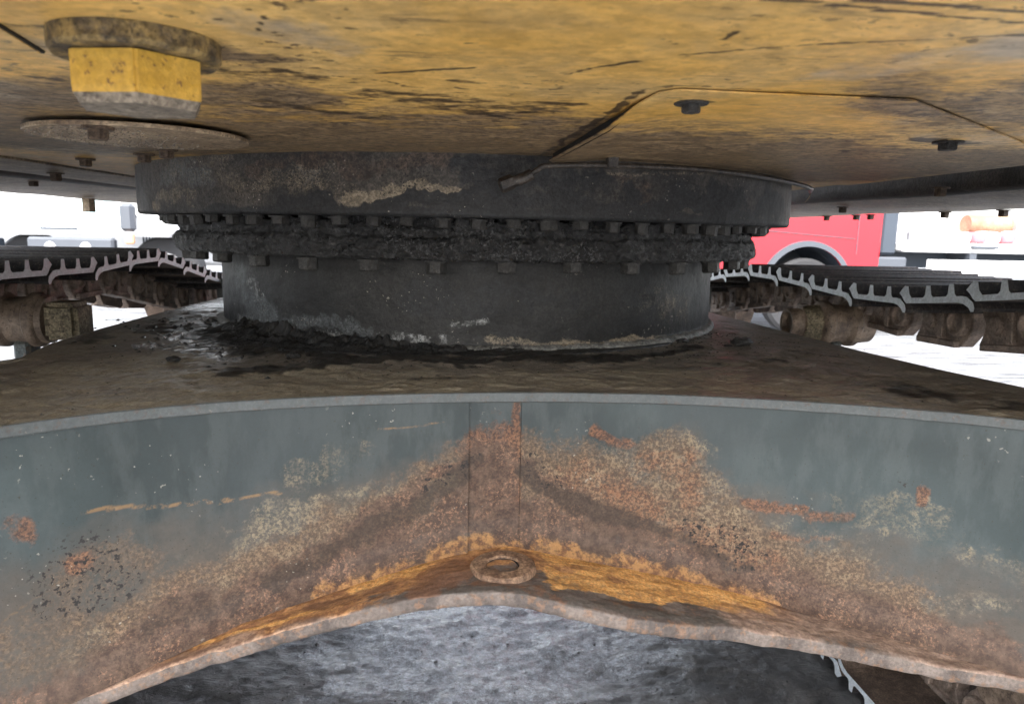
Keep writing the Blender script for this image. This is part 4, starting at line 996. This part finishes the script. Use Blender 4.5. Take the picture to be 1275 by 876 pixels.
# ------------------------------------------------------------------ mud and debris lying on the top plate
n, m = 520, 26
A, S_ = np.meshgrid(np.radians(np.linspace(-62, 40, n)), np.linspace(0, 1, m), indexing='ij')
deg = np.degrees(A)
amp = np.interp(deg, [-62, -55, -46, -36, -25, -12, 0, 12, 26, 40], [.0, .55, 1.0, .95, .85, .75, .45, .22, .10, .0])
wd = np.interp(deg, [-62, -50, -40, -20, 0, 20, 40], [.05, .13, .12, .07, .045, .03, .02])
R = .606+S_*wd
hh = amp*(1-S_)**1.1*(.006+.034*(fbm(A*22, S_*4, o=4, seed=101, g=.6)-.25).clip(0)*1.6)+amp*.016*(fbm(A*95, R*25, o=3, seed=102, g=.7)-.45)*(1-S_)
hh[:, -1] = -.004
tag(grid('mud_heap', np.dstack([CX+R*np.sin(A), CY-R*np.cos(A), DZ+.002+hh]), M_mud, masks=None, flip=True), 'black fibrous mud heaped round the left foot of the drum', 'mud')
def clod(loc, r, seed, label, mat=M_mud, flat=.6):
    n, m = 16, 9; A_, B_ = np.meshgrid(np.linspace(0, 2*pi, n+1), np.linspace(-pi/2, pi/2, m), indexing='ij')
    x, y, z = np.cos(A_)*np.cos(B_), np.sin(A_)*np.cos(B_), np.sin(B_)
    k = .6+.9*fbm(x*2+seed, y*2, z*2, o=3, seed=seed, g=.7)
    P = np.dstack([x*k*r*1.3, y*k*r, z*k*r*flat]); 
    o = grid('mud_clod', P, mat, smooth=False); o.location = (loc[0], loc[1], loc[2]+r*flat*.7); bm = bmesh.new(); bm.from_mesh(o.data); bmesh.ops.remove_doubles(bm, verts=bm.verts, dist=1e-5); bm.to_mesh(o.data); bm.free()
    return tag(o, label, 'mud clod')

clod((.55,1.405,DZ),.016,3,'black mud clod on the plate right of the drum foot')
clod((.435,1.425,DZ),.009,5,'small wet clod touching the right foot of the drum')
clod((.515,1.385,DZ),.007,9,'crumbly flat clod just left of the larger one',flat=.3)
clod((-.29,1.21,DZ),.009,12,'small dark clod left in front of the mud heap')
clod((-.47,1.17,DZ),.008,17,'tiny clod on the oily patch at left')

# crumbs scattered over plate: countless
v, f = [], []
def crumb(x, y, z, s):
    b = len(v); a = rng.uniform(0, 6)
    for i in range(4): v.append((x+s*cos(a+i*1.57)*rng.uniform(.6, 1.3), y+s*sin(a+i*1.57)*rng.uniform(.6, 1.3), z))
    v.append((x+s*.2, y, z+s*rng.uniform(.35, .75)))
    for i in range(4): f.append((b+i, b+(i+1) % 4, b+4))
for i in range(900):
    a = rad(rng.uniform(-75, 60)); r = .62+abs(rng.normal())*.10
    x_, y_ = CX+r*sin(a), CY-r*cos(a)
    if y_ < float(E(x_))+.02: continue
    crumb(x_, y_, DZ+.001, rng.uniform(.0008, .0045)*(1.6 if a < -.3 else .7))
for i in range(260):
    x_ = rng.uniform(-.7, .8); y_ = rng.uniform(float(E(x_))+.01, 1.5); crumb(x_, y_, DZ+.001, rng.uniform(.0008, .0025))
tag(mk('mud_crumbs', v, f, M_mud), 'loose black crumbs scattered over the top plate', 'crumbs', kind='stuff')
v, f = [], []
for i in range(500):
    x_, y_ = rng.uniform(-.7, .9), rng.uniform(1.5, 2.5); crumb(x_, y_, float(GH[2][np.searchsorted(GH[0], x_), np.searchsorted(GH[1], y_)])-.0005, abs(rng.normal())*.0025+.001)
tag(mk('ground_crumbs', v, f, M_mud), 'loose mud crumbs on the wet ground under the frame', 'crumbs', kind='stuff')

# ------------------------------------------------------------------ vehicles across the yard
def flat(name, col, rough=.4, metal=0, spec=.5):
    g = G(name); f1 = g.noise(3, 4, .6); c2 = tuple(c*.8 for c in col)
    return g.done(g.mix(f1, c2, col), rough, metal, spec=spec, grit=0)
M_red = flat('lorry_red_paint', (.38, .014, .023), .3); M_white = flat('vehicle_white_paint', (.78, .78, .78), .35)
M_tyre = flat('tyre_rubber', (.02, .02, .022), .8); M_plas = flat('grey_plastic', (.055, .062, .075), .6); M_chas = flat('dark_chassis', (.03, .04, .055), .6)
M_glass = flat('vehicle_glass', (.34, .46, .48), .08, 0, .8); M_orange = flat('amber_lamp', (.65, .36, .2), .3); M_silver = flat('bare_aluminium', (.5, .5, .52), .35, .6)
M_brown = mat_simple('rusty_roll', (.22, .10, .06), (.35, .18, .11), 4, .6); M_sack = flat('white_sacks', (.8, .78, .78), .7); M_sackr = flat('red_sacks', (.6, .12, .14), .7)
def wheel(parent, x, y, z, r, w, sgn=-1):
    t = lathe('wheel', [(r*.55, -w/2), (r*.92, -w/2), (r, -w*.36), (r, w*.36), (r*.92, w/2), (r*.55, w/2)], (x, y, z), M_tyre, parent, 36, 'y', smooth=True)
    lathe('rim', [(.0, sgn*w*.30), (r*.22, sgn*w*.34), (r*.25, sgn*w*.15), (r*.5, sgn*w*.12), (r*.57, sgn*w*.48)], (0, 0, 0), M_silver, t, 28, 'y', smooth=True)
    return t
def prismy(name, poly, y0, y1, mat, parent, bevel=0.01): return prism(name, poly, 'y', y0, y1, mat, parent, bevel=bevel)
# red lorry, side on, facing left
Y0 = 8.0
RL = tag(empty('red_lorry', (3.75, Y0, 0)), 'red lorry cab with a grey wheel arch behind the right crawler track', 'lorry')
def archpoly(xa, xb, zb_, zt, cx, cz, r, n=18, zcab=None):
    p = [(xa, zb_)]
    dx = math.sqrt(max(0, r*r-(zb_-cz)**2)); a = math.acos(dx/r)
    for i in range(n+1):
        q = pi-a-(pi-2*a)*i/n if False else (pi-a)+(2*a-pi)*i/n
        p.append((cx+r*cos(q), cz+r*sin(q)))
    p += [(xb, zb_+.12), (xb, zt), (xa+.18, zt), (xa, zt-.8)]
    return p
prismy('cab_body', archpoly(-1.75, .92, .62, 2.85, .07, .56, .48), 0, 2.3, M_red, RL, .03)
# grey arch lining, a proud rim following the opening
P = []
for i in range(25):
    q = pi*i/24*1.0; P.append((.08+.66*cos(q), -.03, .48+.66*sin(q)))
v = []; f = []
for i in range(25):
    q = rad(10)+rad(160)*i/24
    for (r_, yy) in ((.472, -.03), (.530, -.03), (.540, .02), (.468, .25)): v.append((.07+r_*cos(q), yy, .56+r_*sin(q)))
for i in range(24):
    for k in range(3): f.append((i*4+k, (i+1)*4+k, (i+1)*4+k+1, i*4+k+1))
mk('wheel_arch', v, f, M_plas, RL)
v = []; f = []
for i in range(25):
    q = rad(-5)+rad(190)*i/24
    for yy in (.02, .9): v.append((.07+.474*cos(q), yy, .56+.474*sin(q)))
v += [(.07+.474*cos(rad(-5)+rad(190)*i/24), .9, .56+.474*sin(rad(-5)+rad(190)*i/24)) for i in range(25)]
for i in range(24): f.append((2*i, 2*i+2, 2*i+3, 2*i+1))
f.append(tuple(range(50, 75)))
mk('arch_liner', v, f, M_chas, RL)
wheel(RL, .07, .14, .46, .44, .22)
box('door_seam', -.62, -.605, -.006, .004, .70, 2.4, M_chas, RL); box('door_seam', .62, .632, -.006, .004, .95, 2.4, M_chas, RL)
prismy('door_panel_crease', [(-.58, 1.20), (.60, 1.12), (.60, 1.13), (-.58, 1.21)], -.008, .002, M_chas, RL, 0)
box('side_window', -1.2, .2, -.012, .004, 1.75, 2.45, M_glass, RL, bevel=.003)
box('door_handle', -.50, -.32, -.03, .0, 1.325, 1.36, M_silver, RL, bevel=.006)
box('step_box', .62, 1.25, .02, .5, .62, .93, M_plas, RL, bevel=.02)
box('air_filter_stack', .96, 1.16, .1, 1.2, .95, 2.7, M_chas, RL, bevel=.03)
box('chassis_rail', .9, 8.5, .45, .60, .80, .985, M_chas, RL); box('chassis_rail', .9, 8.5, 1.6, 1.75, .80, .985, M_chas, RL)
box('load_bed', 1.2, 8.5, .05, 2.3, .99, 1.10, M_white, RL, bevel=.02)
box('side_guard', 1.5, 6.6, .02, .06, .72, .91, M_white, RL, bevel=.008)
box('lamp_box', 1.22, 1.36, -.02, .05, 1.12, 1.22, M_silver, RL, bevel=.006); box('marker_lamp', 2.0, 2.3, -.01, .05, 1.045, 1.075, M_plas, RL, bevel=.004)
box('latch_bar', 3.4, 3.9, -.02, .05, 1.04, 1.065, M_plas, RL, bevel=.004)
for i in range(5): box('frame_outrigger', 2.0+i*1.3, 2.08+i*1.3, .04, .5, .91, .985, M_plas, RL)
wheel(RL, 5.6, .22, .50, .50, .32); wheel(RL, 6.75, .22, .50, .50, .32)
# load: white box, rusty roll, sacks
o = tag(box('cargo_box', 1.30, 1.88, .35, 2.1, 1.102, 2.5, M_white, None, bevel=.02), 'plain white box body standing on the lorry bed behind the red cab', 'cargo box'); o.location = (3.75, Y0, 0)
rr = empty('pipe_roll', (3.75+2.70, Y0+.75, 1.33)); tag(rr, 'rusty brown cylinder lying on the lorry bed above the sacks', 'cylinder')
lathe('barrel', [(.0, -.30), (.112, -.30), (.117, -.28), (.117, .22), (.112, .24), (.0, .24)], (0, 0, 0), M_brown, rr, 28, 'x', smooth=True)
lathe('end_flange', [(.0, .24), (.17, .24), (.17, .28), (.0, .28)], (0, 0, 0), M_silver, rr, 28, 'x')
box('cradle_leg', -.3, -.25, -.12, .12, -.228, -.10, M_plas, rr); box('cradle_leg', .25, .30, -.12, .12, -.228, -.10, M_plas, rr)
sk = [('white', 2.02, .13, 'leftmost white sack before the rusty cylinder'), ('red', 2.20, .13, 'red sack between two white sacks on the lorry bed'), ('white', 2.38, .14, 'white sack right of the first red sack'), ('red', 2.56, .13, 'second red sack under the cylinder end'), ('white', 2.74, .15, 'rightmost white sack on the lorry bed')]
for i, (c_, x_, h_, lb) in enumerate(sk):
    n, m = 18, 10; A_, B_ = np.meshgrid(np.linspace(0, 2*pi, n), np.linspace(-pi/2, pi/2, m), indexing='ij')
    sg = lambda q: np.sign(q)*np.abs(q)**.6
    k = 1+(fbm(np.cos(A_)*3+i, np.sin(A_)*3, B_*3, o=3, seed=i)-.5)*.25
    P = np.dstack([.088*sg(np.cos(A_))*np.cos(B_)**.5*k, .2*sg(np.sin(A_))*np.cos(B_)**.5*k, (h_/2)*sg(np.sin(B_))*k])
    o = grid('sack', P, M_sack if c_ == 'white' else M_sackr); o.location = (3.75+x_, Y0+.35, 1.102+h_/2); tag(o, lb, 'sack', 'sacks on the lorry bed')
# left side: white van-like vehicle with its cab to the camera and a second one behind
WV = tag(empty('white_lorry', (-5.0, 10.0, 0)), 'overexposed white lorry with blue-grey bumper at far left', 'lorry')
prismy('cab_body', [(-1.35, .95), (1.05, .95), (1.05, 2.9), (-1.35, 2.9)], 0, 1.9, M_white, WV, .06)
box('windscreen', -.95, .35, -.015, .01, 1.16, 1.42, M_glass, WV, bevel=.01)
box('bumper', -.75, .35, -.12, .02, .72, .93, M_plas, WV, bevel=.03)
box('grille_slot', -.62, -.15, -.02, .01, 1.03, 1.055, M_chas, WV)
for x_ in (-.45, .0): lathe('headlamp', [(.0, -.14), (.07, -.135), (.08, -.11), (.08, -.1)], (x_, 0, .80), M_silver, WV, 20, 'y')
mr = box('door_mirror', -1.72, -1.52, -.1, .0, 1.17, 1.34, M_plas, WV, bevel=.03); box('mirror_arm', -1.52, -1.34, -.06, -.03, 1.22, 1.25, M_chas, WV)
box('door_mirror', .50, .68, -.25, -.12, 1.02, 1.38, M_plas, WV, bevel=.04); box('indicator_lamp', .55, .66, -.24, -.16, .86, 1.0, M_orange, WV, bevel=.02); box('mirror_arm', .55, .62, -.14, .0, 1.2, 1.24, M_chas, WV)
wheel(WV, -1.0, .5, .48, .48, .3); wheel(WV, .8, .5, .48, .48, .3)
wheelbox = box('tow_frame', -1.9, -1.2, -.1, .2, .78, .90, M_chas, WV, bevel=.02)
V2 = tag(empty('white_van', (-4.15, 12.5, 0)), 'bleached white van with vent slots behind the greasy ring', 'van')
prismy('van_body', [(-1.9, .45), (1.4, .45), (1.55, 1.0), (1.1, 1.2), (.75, 1.62), (.4, 1.9), (-1.9, 1.9)], 0, 1.8, M_white, V2, .05)
prismy('side_window', [(-.1, 1.22), (.95, 1.22), (.68, 1.58), (-.1, 1.58)], -.01, .01, M_glass, V2, 0)
for i in range(8): box('vent_slot', -1.25+i*.05, -1.225+i*.05, -.012, .004, .78, .90, M_plas, V2)
wheel(V2, -1.2, .15, .33, .33, .22); wheel(V2, .95, .15, .33, .33, .22)
box('front_lamp', 1.2, 1.45, -.012, .02, .78, .92, M_glass, V2, bevel=.005)
